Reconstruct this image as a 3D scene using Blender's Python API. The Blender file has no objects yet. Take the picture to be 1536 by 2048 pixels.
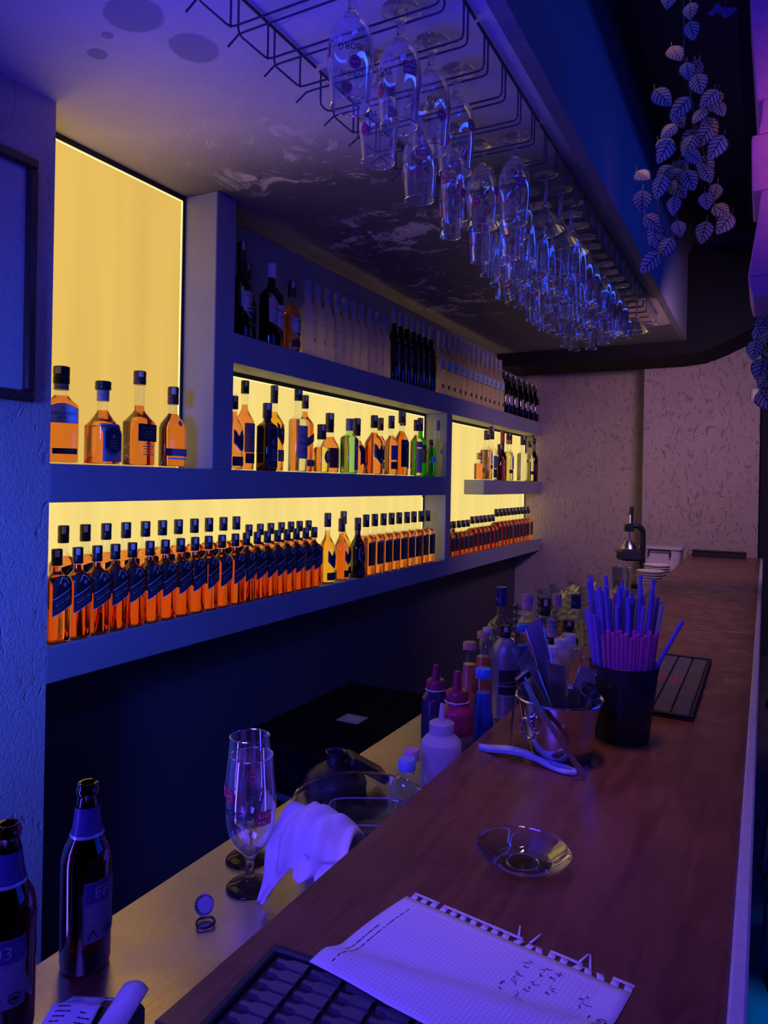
import bpy, math, random
from math import pi, sin, cos, radians, sqrt
from mathutils import Vector, Matrix, Euler

random.seed(7)
SC = bpy.context.scene
COL = SC.collection

# ------------------------------------------------------------------ camera
CAM_Z = 1.63
ROLL = 0.018
cam_d = bpy.data.cameras.new('camera')
cam = bpy.data.objects.new('camera', cam_d)
COL.objects.link(cam)
cam_d.sensor_fit = 'VERTICAL'
cam_d.sensor_height = 36.0
cam_d.lens = 36.0 * 1430.0 / 2048.0
cam_d.shift_y = -(1024.0 - 963.27) / 2048.0
cam_d.clip_start = 0.02
cam.matrix_world = (Matrix.Translation((0, 0, CAM_Z)) @ Matrix.Rotation(radians(28.087), 4, 'Z')
                    @ Matrix.Rotation(pi / 2, 4, 'X') @ Matrix.Rotation(ROLL, 4, 'Z'))
SC.camera = cam

# ------------------------------------------------------------------ light and exposure
SC.view_settings.view_transform = 'Standard'
SC.view_settings.look = 'None'
SC.view_settings.exposure = 0.0
SC.view_settings.gamma = 1.0
SC.view_settings.use_curve_mapping = False
SC.cycles.max_bounces = 24
SC.cycles.transmission_bounces = 20
SC.cycles.glossy_bounces = 8
SC.cycles.diffuse_bounces = 4
SC.cycles.transparent_max_bounces = 96
SC.cycles.sample_clamp_indirect = 4.0

world = bpy.data.worlds.new('world')
SC.world = world
world.use_nodes = True
world.node_tree.nodes['Background'].inputs[0].default_value = (0.02, 0.035, 1.0, 1)
world.node_tree.nodes['Background'].inputs[1].default_value = 0.014


def area_lamp(name, loc, aim, sx, sy, color, watts, spread=180):
    d = bpy.data.lights.new(name, 'AREA')
    d.shape = 'RECTANGLE'; d.size = sx; d.size_y = sy
    d.color = color; d.energy = watts; d.spread = radians(spread)
    o = bpy.data.objects.new(name, d); COL.objects.link(o)
    o.location = loc
    o.rotation_euler = (Vector(aim) - Vector(loc)).to_track_quat('-Z', 'Y').to_euler()
    return o


BLUE = (0.008, 0.040, 1.0)
VIOLET = (0.085, 0.040, 1.0)
area_lamp('room_blue_lamp', (2.4, 2.6, 1.75), (-1.8, 2.9, 1.8), 2.6, 0.8, BLUE, 13)
area_lamp('glass_highlight_fill', (0.50, 2.6, 3.02), (-0.52, 2.6001, 2.75), 4.4, 0.10, (0.02, 0.07, 1.0), 8.0, 150)  # added long source, gives the hanging glasses their streak highlights
area_lamp('near_violet_lamp', (-0.60, -0.25, 2.1), (-0.42, 1.15, 0.9), 0.7, 0.35, VIOLET, 5.2, 80)
area_lamp('near_blue_lamp', (-0.70, 0.35, 1.75), (-0.68, 1.22, 2.69), 0.8, 0.2, (0.012, 0.012, 1.0), 7.0, 100)
area_lamp('pillar_blue_lamp', (-0.95, -0.7, 1.75), (-1.8, 0.85, 1.35), 0.4, 0.5, (0.040, 0.11, 1.0), 8.5, 62)
area_lamp('left_blue_lamp', (-1.42, -0.10, 0.80), (-0.80, 0.95, 1.0), 0.14, 1.0, (0.09, 0.05, 1.0), 5.5, 150)
area_lamp('bar_red_lamp', (-0.27, 2.3, 3.5), (-0.27, 2.3001, 1.1), 0.12, 3.0, (1.0, 0.44, 0.46), 1.1, 24)
area_lamp('far_warm_lamp', (0.0, 4.0, 2.5), (-1.0, 6.3, 1.5), 0.5, 0.4, (1.0, 0.52, 0.95), 7.5, 110)
area_lamp('column_pink_fill', (0.55, 0.75, 2.15), (0.12, 1.93, 2.42), 0.15, 0.3, (1.0, 0.28, 0.55), 0.30, 24)  # fill added to turn the hanging column pinker
area_lamp('floor_teal_lamp', (0.42, 1.6, 2.9), (0.42, 1.6001, 0.0), 0.1, 2.4, (0.0, 0.22, 1.0), 12, 24)
area_lamp('hidden_warm_fill', (-1.885, 1.372, 2.20), (-1.35, 1.62, 2.69), 0.05, 0.7, (1.0, 0.62, 0.34), 0.65, 130)  # added fill hidden behind the pillar, warms the ceiling

PANEL_A = (0.78, 0.50, 0.11)
PANEL_B = (0.93, 0.70, 0.21)
PANEL_STRENGTH = 1.0

# ------------------------------------------------------------------ materials
MATS = {}


class NT:
    def __init__(self, name):
        self.m = bpy.data.materials.new(name)
        self.m.use_nodes = True
        self.t = self.m.node_tree
        self.b = self.t.nodes['Principled BSDF']
        self.out = self.t.nodes['Material Output']

    def n(self, typ, **kw):
        nd = self.t.nodes.new(typ)
        for k, v in kw.items():
            if k.startswith('i_'):
                key = k[2:]
                key = int(key) if key.isdigit() else key.replace('_', ' ')
                nd.inputs[key].default_value = v
            else:
                setattr(nd, k, v)
        return nd

    def l(self, a, b):
        self.t.links.new(a, b)

    def coord(self, scale=(1, 1, 1), kind='Object', rot=(0, 0, 0), loc=(0, 0, 0)):
        c = self.n('ShaderNodeTexCoord')
        m = self.n('ShaderNodeMapping')
        m.inputs['Scale'].default_value = scale
        m.inputs['Rotation'].default_value = rot
        m.inputs['Location'].default_value = loc
        self.l(c.outputs[kind], m.inputs[0])
        return m.outputs[0]

    def noise(self, vec, scale, detail=4, rough=0.55, dist=0.0):
        t = self.n('ShaderNodeTexNoise')
        t.inputs['Scale'].default_value = scale
        t.inputs['Detail'].default_value = detail
        t.inputs['Roughness'].default_value = rough
        t.inputs['Distortion'].default_value = dist
        if vec is not None:
            self.l(vec, t.inputs['Vector'])
        return t.outputs['Fac']

    def ramp(self, fac, stops):
        r = self.n('ShaderNodeValToRGB')
        cr = r.color_ramp
        while len(cr.elements) < len(stops):
            cr.elements.new(0.5)
        for e, (p, c) in zip(cr.elements, stops):
            e.position = p
            e.color = c if len(c) == 4 else (*c, 1)
        self.l(fac, r.inputs[0])
        return r.outputs[0]

    def mix(self, fac, a, b):
        x = self.n('ShaderNodeMix', data_type='RGBA')
        for sock, v in ((x.inputs[0], fac), (x.inputs[6], a), (x.inputs[7], b)):
            if hasattr(v, 'links') or hasattr(v, 'is_linked'):
                self.l(v, sock)
            else:
                sock.default_value = v if not isinstance(v, tuple) else (*v, 1)[:4]
        return x.outputs[2]

    def math(self, op, a, b=None):
        x = self.n('ShaderNodeMath', operation=op)
        for i, v in enumerate((a, b)):
            if v is None:
                continue
            if hasattr(v, 'is_linked'):
                self.l(v, x.inputs[i])
            else:
                x.inputs[i].default_value = v
        return x.outputs[0]

    def bump(self, h, strength=0.3, dist=0.01):
        b = self.n('ShaderNodeBump')
        b.inputs['Strength'].default_value = strength
        b.inputs['Distance'].default_value = dist
        self.l(h, b.inputs['Height'])
        self.l(b.outputs[0], self.b.inputs['Normal'])

    def set(self, **kw):
        for k, v in kw.items():
            k = k.replace('_', ' ')
            self.b.inputs[k].default_value = (*v, 1) if isinstance(v, tuple) and len(v) == 3 else v


def plain(name, col, rough=0.5, metal=0.0, spec=0.5, coat=0.0):
    if name in MATS:
        return MATS[name]
    k = NT(name)
    v = k.coord()
    f = k.noise(v, 60, 3)
    c = k.ramp(f, [(0.3, tuple(x * 0.88 for x in col)), (0.7, tuple(min(1, x * 1.06) for x in col))])
    k.l(c, k.b.inputs['Base Color'])
    k.set(Roughness=rough, Metallic=metal)
    k.b.inputs['Specular IOR Level'].default_value = spec
    k.b.inputs['Coat Weight'].default_value = coat
    MATS[name] = k.m
    return k.m


def glass(name, col, ior=1.45, rough=0.0):
    k = NT(name)
    g = k.n('ShaderNodeBsdfGlass')
    g.inputs['Color'].default_value = (*col, 1)
    g.inputs['Roughness'].default_value = rough
    g.inputs['IOR'].default_value = ior
    k.l(g.outputs[0], k.out.inputs[0])
    MATS[name] = k.m
    return k.m


def thin_glass(name, tint, edge=0.75, base=0.05, rough=0.02, power=2.2, refl=(1, 1, 1)):
    """Thin-walled glass: see-through when faced, reflective towards its edges."""
    k = NT(name)
    lw = k.n('ShaderNodeLayerWeight')
    lw.inputs['Blend'].default_value = 0.5
    p = k.math('POWER', lw.outputs['Facing'], power)
    f = k.math('MULTIPLY_ADD', p, edge - base)
    f.node.inputs[2].default_value = base
    tr = k.n('ShaderNodeBsdfTransparent')
    tr.inputs[0].default_value = (*tint, 1)
    gl = k.n('ShaderNodeBsdfGlossy')
    gl.inputs['Color'].default_value = (*refl, 1)
    gl.inputs['Roughness'].default_value = rough
    mx = k.n('ShaderNodeMixShader')
    k.l(f, mx.inputs[0]); k.l(tr.outputs[0], mx.inputs[1]); k.l(gl.outputs[0], mx.inputs[2])
    k.l(mx.outputs[0], k.out.inputs[0])
    MATS[name] = k.m
    return k.m


def translucent(name, col, amount=0.5, rough=0.35):
    """Milky plastic or frosted glass: part diffuse, part passed on as scattered light."""
    k = NT(name)
    k.set(Base_Color=col, Roughness=rough)
    t = k.n('ShaderNodeBsdfTranslucent')
    t.inputs[0].default_value = (*col, 1)
    mx = k.n('ShaderNodeMixShader')
    mx.inputs[0].default_value = amount
    k.l(k.b.outputs[0], mx.inputs[1]); k.l(t.outputs[0], mx.inputs[2])
    k.l(mx.outputs[0], k.out.inputs[0])
    MATS[name] = k.m
    return k.m


def emit(name, col, strength, bands=0.0):
    k = NT(name)
    e = k.n('ShaderNodeEmission')
    v = k.coord(scale=(1, 7.0, 0.35))
    f = k.noise(v, 1.6, 2, 0.4)
    c = k.ramp(f, [(0.3, tuple(x * (1 - bands) for x in col)), (0.7, tuple(x * (1 + bands) for x in col))])
    k.l(c, e.inputs[0])
    e.inputs[1].default_value = strength
    k.l(e.outputs[0], k.out.inputs[0])
    MATS[name] = k.m
    return k.m


def stucco(name, col, groove, scale=1.0, flat_dir=(1, 1, 0.28), relief=1.0):
    k = NT(name)
    base = k.coord()
    warp = k.n('ShaderNodeTexNoise'); warp.inputs['Scale'].default_value = 3.2 * scale
    warp.inputs['Detail'].default_value = 2
    k.l(base, warp.inputs['Vector'])
    add = k.n('ShaderNodeVectorMath', operation='MULTIPLY_ADD')
    k.l(warp.outputs['Color'], add.inputs[0]); add.inputs[1].default_value = (0.22, 0.22, 0.22)
    k.l(base, add.inputs[2])
    mp = k.n('ShaderNodeMapping'); mp.inputs['Scale'].default_value = flat_dir
    k.l(add.outputs[0], mp.inputs[0])
    strokes = k.noise(mp.outputs[0], 40 * scale, 3, 0.55)
    s2 = k.ramp(strokes, [(0.60, (0, 0, 0)), (0.68, (1, 1, 1))])
    fine = k.noise(base, 120, 5, 0.6)
    h = k.math('MULTIPLY_ADD', s2, -1.0); k.l(fine, h.node.inputs[2])
    blot = k.noise(base, 2.5, 4)
    c0 = k.ramp(blot, [(0.3, tuple(x * 0.9 for x in col)), (0.7, col)])
    k.l(k.mix(k.math('MULTIPLY', s2, 0.3), c0, groove), k.b.inputs['Base Color'])
    k.set(Roughness=0.85)
    k.bump(h, relief, 0.020)
    MATS[name] = k.m
    return k.m


M_STUCCO = stucco('cream_stucco', (0.62, 0.50, 0.45), (0.46, 0.36, 0.33), 1.35, (1, 1, 0.26))
M_PILLAR = stucco('pillar_stucco', (0.66, 0.58, 0.58), (0.36, 0.24, 0.28), 1.0, (1, 1, 0.14), 0.5)


def mk_shelf_paint():
    k = NT('shelf_paint')
    v = k.coord()
    f = k.noise(v, 3, 4)
    spots = k.ramp(k.noise(v, 90, 2), [(0.74, (0, 0, 0)), (0.78, (1, 1, 1))])
    c = k.ramp(f, [(0.3, (0.30, 0.31, 0.37)), (0.7, (0.36, 0.37, 0.43))])
    k.l(k.mix(k.math('MULTIPLY', spots, 0.25), c, (0.7, 0.7, 0.72)), k.b.inputs['Base Color'])
    k.set(Roughness=0.6)
    k.bump(k.noise(v, 40, 4), 0.08, 0.004)
    return k.m


M_SHELF = mk_shelf_paint()
M_DARKWALL = plain('dark_wall_paint', (0.085, 0.075, 0.10), 0.7)
M_DARKPAINT = plain('dark_upper_paint', (0.05, 0.055, 0.09), 0.6)
M_BLACKTRIM = plain('black_trim', (0.012, 0.012, 0.014), 0.4)
M_BEAM = plain('dark_beam_wood', (0.010, 0.009, 0.013), 0.8, 0, 0.15)


def mk_ceiling():
    k = NT('ceiling_plaster')
    v = k.coord()
    blot = k.noise(v, 1.4, 5, 0.6)
    c = k.ramp(blot, [(0.32, (0.56, 0.53, 0.53)), (0.68, (0.74, 0.70, 0.68))])
    # darker tone over the far half, the smooth repainted patch over the near end
    sep = k.n('ShaderNodeSeparateXYZ'); k.l(v, sep.inputs[0])

    def blob(cx, cy, rx, ry, soft, wob):
        dx = k.math('DIVIDE', k.math('SUBTRACT', sep.outputs[0], cx), rx)
        dy = k.math('DIVIDE', k.math('SUBTRACT', sep.outputs[1], cy), ry)
        d = k.math('ADD', k.math('MULTIPLY', dx, dx), k.math('MULTIPLY', dy, dy))
        n = k.math('MULTIPLY', k.math('SUBTRACT', k.noise(v, 5.0, 5, 0.65), 0.5), wob)
        return k.ramp(k.math('ADD', d, n), [(max(0.0, 0.55 - soft), (1, 1, 1)), (0.55 + soft, (0, 0, 0))])
    for (cx, cy, rx, ry) in ((-1.293, 1.170, 0.10, 0.085), (-1.258, 1.325, 0.085, 0.085), (-1.496, 1.235, 0.035, 0.03), (-1.411, 1.193, 0.022, 0.018)):
        c = k.mix(k.math('MULTIPLY', blob(cx, cy, rx, ry, 0.06, 0.7), 0.8), c, (0.27, 0.26, 0.36))
    # flaking lime crusts
    crust = None
    wisps = k.ramp(k.noise(v, 6.0, 9, 0.74, 0.9), [(0.53, (0, 0, 0)), (0.60, (1, 1, 1)), (0.68, (0.25, 0.25, 0.25))])
    for (cx, cy, rx, ry) in ((-1.39, 2.03, 0.42, 0.26), (-1.48, 1.74, 0.40, 0.16), (-1.43, 2.75, 0.45, 0.40), (-1.60, 3.70, 0.35, 0.7), (-0.95, 4.5, 0.4, 0.9)):
        b = k.math('MULTIPLY', blob(cx, cy, rx, ry, 0.35, 0.9), wisps)
        crust = b if crust is None else k.math('MAXIMUM', crust, b)
    rings = k.ramp(k.noise(v, 7.0, 6, 0.6, 0.6), [(0.485, (0, 0, 0)), (0.50, (1, 1, 1)), (0.515, (0, 0, 0))])
    r2 = k.math('MULTIPLY', k.math('MULTIPLY', blob(-1.62, 1.52, 0.32, 0.26, 0.3, 0.8), rings), 0.6)
    # plaster turns darker towards the far half
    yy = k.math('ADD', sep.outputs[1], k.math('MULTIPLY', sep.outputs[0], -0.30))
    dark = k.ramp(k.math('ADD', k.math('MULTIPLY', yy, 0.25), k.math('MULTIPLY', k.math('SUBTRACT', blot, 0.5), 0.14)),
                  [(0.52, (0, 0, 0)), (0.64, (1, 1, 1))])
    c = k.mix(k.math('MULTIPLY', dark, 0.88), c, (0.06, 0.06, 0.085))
    c = k.mix(crust, c, (0.86, 0.82, 0.80))
    c = k.mix(r2, c, (0.66, 0.60, 0.50))
    scr = k.ramp(k.noise(k.coord(scale=(1, 0.35, 1), rot=(0, 0, 0.5)), 26, 6, 0.7), [(0.66, (0, 0, 0)), (0.74, (1, 1, 1))])
    c = k.mix(k.math('MULTIPLY', scr, 0.45), c, (0.16, 0.14, 0.15))
    pk = blob(-0.62, 4.62, 0.20, 0.50, 0.04, 0.5)
    c = k.mix(pk, c, (0.62, 0.47, 0.40))
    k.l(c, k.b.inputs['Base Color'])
    k.set(Roughness=0.75)
    k.bump(k.math('ADD', k.noise(v, 20, 7, 0.65), k.math('MULTIPLY', crust, 0.7)), 0.35, 0.012)
    return k.m


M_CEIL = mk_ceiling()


def mk_wood():
    k = NT('bar_wood')
    v = k.coord(scale=(7, 0.8, 2))
    g = k.noise(v, 4, 7, 0.65, 1.2)
    v2 = k.coord()
    blot = k.noise(v2, 6, 5, 0.6)
    c = k.ramp(g, [(0.3, (0.12, 0.048, 0.022)), (0.5, (0.20, 0.085, 0.038)), (0.72, (0.27, 0.12, 0.055))])
    c = k.mix(k.math('MULTIPLY', k.ramp(blot, [(0.4, (0, 0, 0)), (0.7, (1, 1, 1))]), 0.45), c, (0.10, 0.042, 0.024))
    k.l(c, k.b.inputs['Base Color'])
    k.l(k.ramp(k.noise(v2, 14, 5), [(0.3, (0.22,) * 3), (0.7, (0.42,) * 3)]), k.b.inputs['Roughness'])
    k.b.inputs['Specular IOR Level'].default_value = 0.5
    k.bump(k.noise(v, 9, 5), 0.06, 0.004)
    return k.m


M_WOOD = mk_wood()


def mk_counter():
    k = NT('worn_steel')
    v = k.coord()
    sw = k.noise(v, 3.2, 4, 0.55, 1.0)
    br = k.noise(k.coord(scale=(2.5, 42, 1), rot=(0, 0, 0.9)), 9, 5, 0.75, 0.6)
    br2 = k.noise(k.coord(scale=(9, 1.1, 1), rot=(0, 0, 0.55)), 24, 6, 0.8, 2.6)
    f = k.math('ADD', k.math('MULTIPLY', br, 0.12), k.math('MULTIPLY', br2, 0.88))
    c = k.ramp(f, [(0.30, (0.60, 0.50, 0.43)), (0.70, (0.76, 0.64, 0.55))])
    k.l(c, k.b.inputs['Base Color'])
    k.l(k.ramp(k.math('ADD', k.math('MULTIPLY', sw, 0.75), k.math('MULTIPLY', f, 0.25)), [(0.38, (0.15,) * 3), (0.62, (0.36,) * 3)]), k.b.inputs['Roughness'])
    k.set(Metallic=0.97)
    k.bump(f, 0.10, 0.002)
    return k.m


M_COUNTER = mk_counter()
M_STEEL = plain('polished_steel', (0.72, 0.72, 0.74), 0.14, 1.0)
M_STEEL2 = plain('dull_steel', (0.45, 0.45, 0.48), 0.28, 1.0)
M_CHROME = plain('chrome', (0.85, 0.85, 0.88), 0.08, 1.0)
M_BLACKMETAL = plain('black_wire_paint', (0.085, 0.085, 0.11), 0.32, 0.3)
M_BLACKPL = plain('black_plastic', (0.016, 0.016, 0.02), 0.38)
M_RUBBER = plain('black_rubber', (0.02, 0.02, 0.024), 0.55)
M_RUBBER2 = plain('rubber_pad', (0.10, 0.10, 0.115), 0.45)
M_FLOOR = None


def mk_floor():
    k = NT('floor_screed')
    v = k.coord()
    c = k.ramp(k.noise(v, 3, 7, 0.65), [(0.3, (0.16, 0.16, 0.17)), (0.7, (0.34, 0.33, 0.33))])
    k.l(c, k.b.inputs['Base Color'])
    k.set(Roughness=0.4)
    return k.m


M_FLOOR = mk_floor()
M_CLEAR = thin_glass('clear_bottle_glass', (0.97, 0.98, 0.97), 0.55, 0.04)
M_GOBLET = thin_glass('goblet_glass', (0.965, 0.97, 0.98), 1.0, 0.11, 0.03, 1.25)
_n = M_GOBLET.node_tree
_o = _n.nodes['Material Output']; _m = _o.inputs[0].links[0].from_node
_d = _n.nodes.new('ShaderNodeBsdfDiffuse'); _d.inputs[0].default_value = (0.9, 0.9, 0.92, 1)      # faint white haze mixed in to brighten the bowls
_x = _n.nodes.new('ShaderNodeMixShader'); _x.inputs[0].default_value = 0.018
_n.links.new(_m.outputs[0], _x.inputs[1]); _n.links.new(_d.outputs[0], _x.inputs[2]); _n.links.new(_x.outputs[0], _o.inputs[0])
M_SOLID = glass('thick_glass', (0.97, 0.98, 0.99), 1.45)
_n = M_SOLID.node_tree
_t = _n.nodes.new('ShaderNodeBsdfTransparent'); _t.inputs[0].default_value = (0.93, 0.94, 0.95, 1)
_x = _n.nodes.new('ShaderNodeMixShader'); _x.inputs[0].default_value = 0.30
_g = [q for q in _n.nodes if q.type == 'BSDF_GLASS'][0]
_n.links.new(_g.outputs[0], _x.inputs[1]); _n.links.new(_t.outputs[0], _x.inputs[2])
_n.links.new(_x.outputs[0], _n.nodes['Material Output'].inputs[0])
M_GREEN_T = thin_glass('pale_green_glass', (0.62, 0.92, 0.70), 0.6, 0.05)
M_GREEN_D = thin_glass('green_glass', (0.12, 0.55, 0.08), 0.6, 0.05)
M_BROWN_T = thin_glass('brown_beer_glass', (0.40, 0.13, 0.05), 0.75, 0.06, 0.05)
M_DARK_T = thin_glass('dark_bottle_glass', (0.10, 0.06, 0.07), 0.6, 0.05, 0.05)
M_TUB = thin_glass('clear_plastic_tub', (0.80, 0.82, 0.86), 0.7, 0.08, 0.12, 1.6)
L_AMBER = glass('amber_spirit', (0.955, 0.58, 0.37), 1.33)
L_GOLD = glass('gold_spirit', (1.0, 0.74, 0.25), 1.33)
L_RED = glass('dark_amber_spirit', (0.88, 0.38, 0.20), 1.33)
L_CLEAR = glass('clear_spirit', (0.97, 0.97, 0.95), 1.33)
L_GREEN = glass('green_spirit', (0.50, 0.98, 0.22), 1.33)
L_PALE = glass('pale_spirit', (0.99, 0.93, 0.62), 1.33)
L_ROSE = glass('rose_spirit', (0.95, 0.72, 0.62), 1.33)
M_FROST = translucent('frosted_glass', (0.74, 0.67, 0.63), 0.6, 0.4)
M_FROSTY = translucent('frosted_glass_yellow', (0.74, 0.66, 0.46), 0.6, 0.4)
M_MILKY = translucent('milky_plastic', (0.80, 0.76, 0.80), 0.45, 0.35)
C_BLACK = plain('black_cap', (0.018, 0.016, 0.018), 0.35)
C_BROWN = plain('brown_cap', (0.07, 0.035, 0.03), 0.4)
C_GREY = plain('grey_cap', (0.34, 0.33, 0.38), 0.35)
C_WHITE = plain('white_cap', (0.75, 0.73, 0.74), 0.4)
C_BLUE = plain('blue_cap', (0.03, 0.22, 0.72), 0.4)
C_NAVY = plain('navy_cap', (0.02, 0.03, 0.13), 0.3)
C_ORANGE = plain('orange_cap', (0.80, 0.36, 0.16), 0.45)
C_PINK = plain('pink_cap', (0.75, 0.40, 0.46), 0.45)
C_MAROON = plain('maroon_cap', (0.34, 0.02, 0.06), 0.35)
C_RED = plain('red_cap', (0.30, 0.03, 0.03), 0.35)
P_BLACK = plain('black_label_paper', (0.020, 0.020, 0.026), 0.5)
P_NAVY = plain('navy_label_paper', (0.022, 0.032, 0.055), 0.5)
P_BLUE = plain('blue_label_paper', (0.07, 0.16, 0.30), 0.5)
P_PALEBLUE = plain('pale_blue_label_paper', (0.40, 0.70, 0.92), 0.5)
P_CREAM = plain('cream_label_paper', (0.70, 0.62, 0.48), 0.6)
P_WHITE = plain('white_label_paper', (0.80, 0.79, 0.80), 0.6)
P_PINKISH = plain('rose_label_paper', (0.52, 0.36, 0.38), 0.6)
P_SILVER = plain('silver_label_foil', (0.62, 0.66, 0.74), 0.3, 0.6)
P_GOLD = plain('gold_print', (0.60, 0.42, 0.14), 0.35, 0.6)
P_MAROON = plain('maroon_label_paper', (0.16, 0.02, 0.03), 0.5)
P_RED = plain('red_print', (0.72, 0.04, 0.06), 0.5)
P_INK = plain('black_ink', (0.010, 0.010, 0.012), 0.5)
P_GREYINK = plain('grey_print', (0.30, 0.30, 0.34), 0.5)

# ------------------------------------------------------------------ mesh helpers


class MB:
    def __init__(self):
        self.v = []; self.f = []; self.mi = []; self.uv = {}; self.mats = []
        self.flat = set()

    def m(self, mat):
        if mat not in self.mats:
            self.mats.append(mat)
        return self.mats.index(mat)

    def add(self, verts, faces, mat, xf=None, flat=False):
        b = len(self.v); mi = self.m(mat)
        for p in verts:
            p = Vector(p)
            self.v.append(xf @ p if xf is not None else p)
        for f in faces:
            if flat:
                self.flat.add(len(self.f))
            self.f.append(tuple(i + b for i in f)); self.mi.append(mi)
        return self

    def box(self, x0, x1, y0, y1, z0, z1, mat, xf=None):
        vs = [(x, y, z) for z in (z0, z1) for y in (y0, y1) for x in (x0, x1)]
        fs = [(0, 2, 3, 1), (4, 5, 7, 6), (0, 1, 5, 4), (2, 6, 7, 3), (0, 4, 6, 2), (1, 3, 7, 5)]
        return self.add(vs, fs, mat, xf, True)

    def bbox(self, x0, x1, y0, y1, z0, z1, mat, b=0.005, xf=None):
        """box with its edges cut off"""
        vs = []; idx = {}
        for sx in (0, 1):
            for sy in (0, 1):
                for sz in (0, 1):
                    x, y, z = (x0, x1)[sx], (y0, y1)[sy], (z0, z1)[sz]
                    ix, iy, iz = x + (b if sx == 0 else -b), y + (b if sy == 0 else -b), z + (b if sz == 0 else -b)
                    for a, p in enumerate(((x, iy, iz), (ix, y, iz), (ix, iy, z))):
                        idx[(sx, sy, sz, a)] = len(vs); vs.append(p)
        fs = []
        for a in range(3):
            o = [i for i in range(3) if i != a]
            for s in (0, 1):
                q = []
                for (p, r) in ((0, 0), (1, 0), (1, 1), (0, 1)):
                    c = [0, 0, 0]; c[a] = s; c[o[0]] = p; c[o[1]] = r
                    q.append(idx[(*c, a)])
                fs.append(tuple(q))
        for a in range(3):
            o = [i for i in range(3) if i != a]
            for p in (0, 1):
                for r in (0, 1):
                    c0 = [0, 0, 0]; c0[o[0]] = p; c0[o[1]] = r
                    c1 = list(c0); c1[a] = 1
                    fs.append((idx[(*c0, o[0])], idx[(*c1, o[0])], idx[(*c1, o[1])], idx[(*c0, o[1])]))
        for c in [(x, y, z) for x in (0, 1) for y in (0, 1) for z in (0, 1)]:
            fs.append(tuple(idx[(*c, a)] for a in range(3)))
        return self.add(vs, fs, mat, xf, True)

    def lathe(self, prof, mat, n=24, xf=None, cap0=True, cap1=True, sx=1, sy=1, ns=None, close=False):
        """prof: [(z, r)]; ns: superellipse exponent, one per section"""
        vs = []; fs = []
        k = len(prof)
        for i, (z, r) in enumerate(prof):
            e = 2.0 if ns is None else ns[i]
            for j in range(n):
                a = 2 * pi * (j + 0.5) / n
                c, s = cos(a), sin(a)
                if e != 2.0:
                    q = (abs(c) ** e + abs(s) ** e) ** (-1.0 / e)
                    c *= q; s *= q
                vs.append((r * sx * c, r * sy * s, z))
        for i in range(k - 1 + (1 if close else 0)):
            i2 = (i + 1) % k
            for j in range(n):
                j2 = (j + 1) % n
                fs.append((i * n + j, i * n + j2, i2 * n + j2, i2 * n + j))
        if not close:
            if cap0:
                fs.append(tuple(range(n - 1, -1, -1)))
            if cap1:
                fs.append(tuple((k - 1) * n + j for j in range(n)))
        return self.add(vs, fs, mat, xf)

    def tube(self, pts, r, mat, n=8, closed=False, xf=None):
        pts = [Vector(p) for p in pts]
        vs = []; fs = []
        k = len(pts)
        up = Vector((0.13, 0.31, 0.94)).normalized()
        for i, p in enumerate(pts):
            a = pts[(i - 1) % k] if (closed or i > 0) else p
            b = pts[(i + 1) % k] if (closed or i < k - 1) else p
            t = (b - a)
            t = t.normalized() if t.length > 1e-9 else Vector((0, 0, 1))
            s = t.cross(up)
            if s.length < 1e-3:
                s = t.cross(Vector((1, 0, 0)))
            s.normalize(); u = s.cross(t)
            rr = r[i] if isinstance(r, (list, tuple)) else r
            for j in range(n):
                q = 2 * pi * j / n
                vs.append(p + (s * cos(q) + u * sin(q)) * rr)
        for i in range(k if closed else k - 1):
            i2 = (i + 1) % k
            for j in range(n):
                j2 = (j + 1) % n
                fs.append((i * n + j, i * n + j2, i2 * n + j2, i2 * n + j))
        if not closed:
            fs.append(tuple(range(n - 1, -1, -1))); fs.append(tuple((k - 1) * n + j for j in range(n)))
        return self.add(vs, fs, mat, xf)

    def prism(self, outline, z0, z1, mat, xf=None):
        k = len(outline)
        vs = [(x, y, z0) for x, y in outline] + [(x, y, z1) for x, y in outline]
        fs = [tuple(range(k - 1, -1, -1)), tuple(range(k, 2 * k))]
        for i in range(k):
            j = (i + 1) % k
            fs.append((i, j, k + j, k + i))
        return self.add(vs, fs, mat, xf, True)

    def grid(self, fn, nu, nv, mat, thick=0.0, closed_u=False):
        """fn(u, v) -> point; thick > 0 gives the sheet a second side"""
        vs = [Vector(fn(i / nu, j / nv)) for j in range(nv + 1) for i in range(nu + (0 if closed_u else 1))]
        w = nu + (0 if closed_u else 1)
        fs = []
        for j in range(nv):
            for i in range(nu):
                i2 = (i + 1) % w
                fs.append((j * w + i, j * w + i2, (j + 1) * w + i2, (j + 1) * w + i))
        b = len(self.f)
        self.add(vs, fs, mat)
        if not closed_u:
            for q, fidx in enumerate(range(b, len(self.f))):
                j, i = divmod(q, nu)
                self.uv[fidx] = [(i / nu, j / nv), ((i + 1) / nu, j / nv), ((i + 1) / nu, (j + 1) / nv), (i / nu, (j + 1) / nv)]
        return self

    def build(self, name, parent=None, smooth=True, mods=None):
        me = bpy.data.meshes.new(name)
        me.from_pydata([tuple(v) for v in self.v], [], self.f)
        for m in self.mats:
            me.materials.append(m)
        me.polygons.foreach_set('material_index', self.mi)
        me.polygons.foreach_set('use_smooth', [smooth and (i not in self.flat) for i in range(len(self.f))])
        if self.uv:
            lay = me.uv_layers.new(name='UVMap')
            for p in me.polygons:
                uv = self.uv.get(p.index)
                if uv:
                    for li, c in zip(p.loop_indices, uv):
                        lay.data[li].uv = c
        me.update()
        if smooth:
            try:
                me.set_sharp_from_angle(angle=radians(42))
            except Exception:
                pass
        o = bpy.data.objects.new(name, me)
        COL.objects.link(o)
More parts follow.
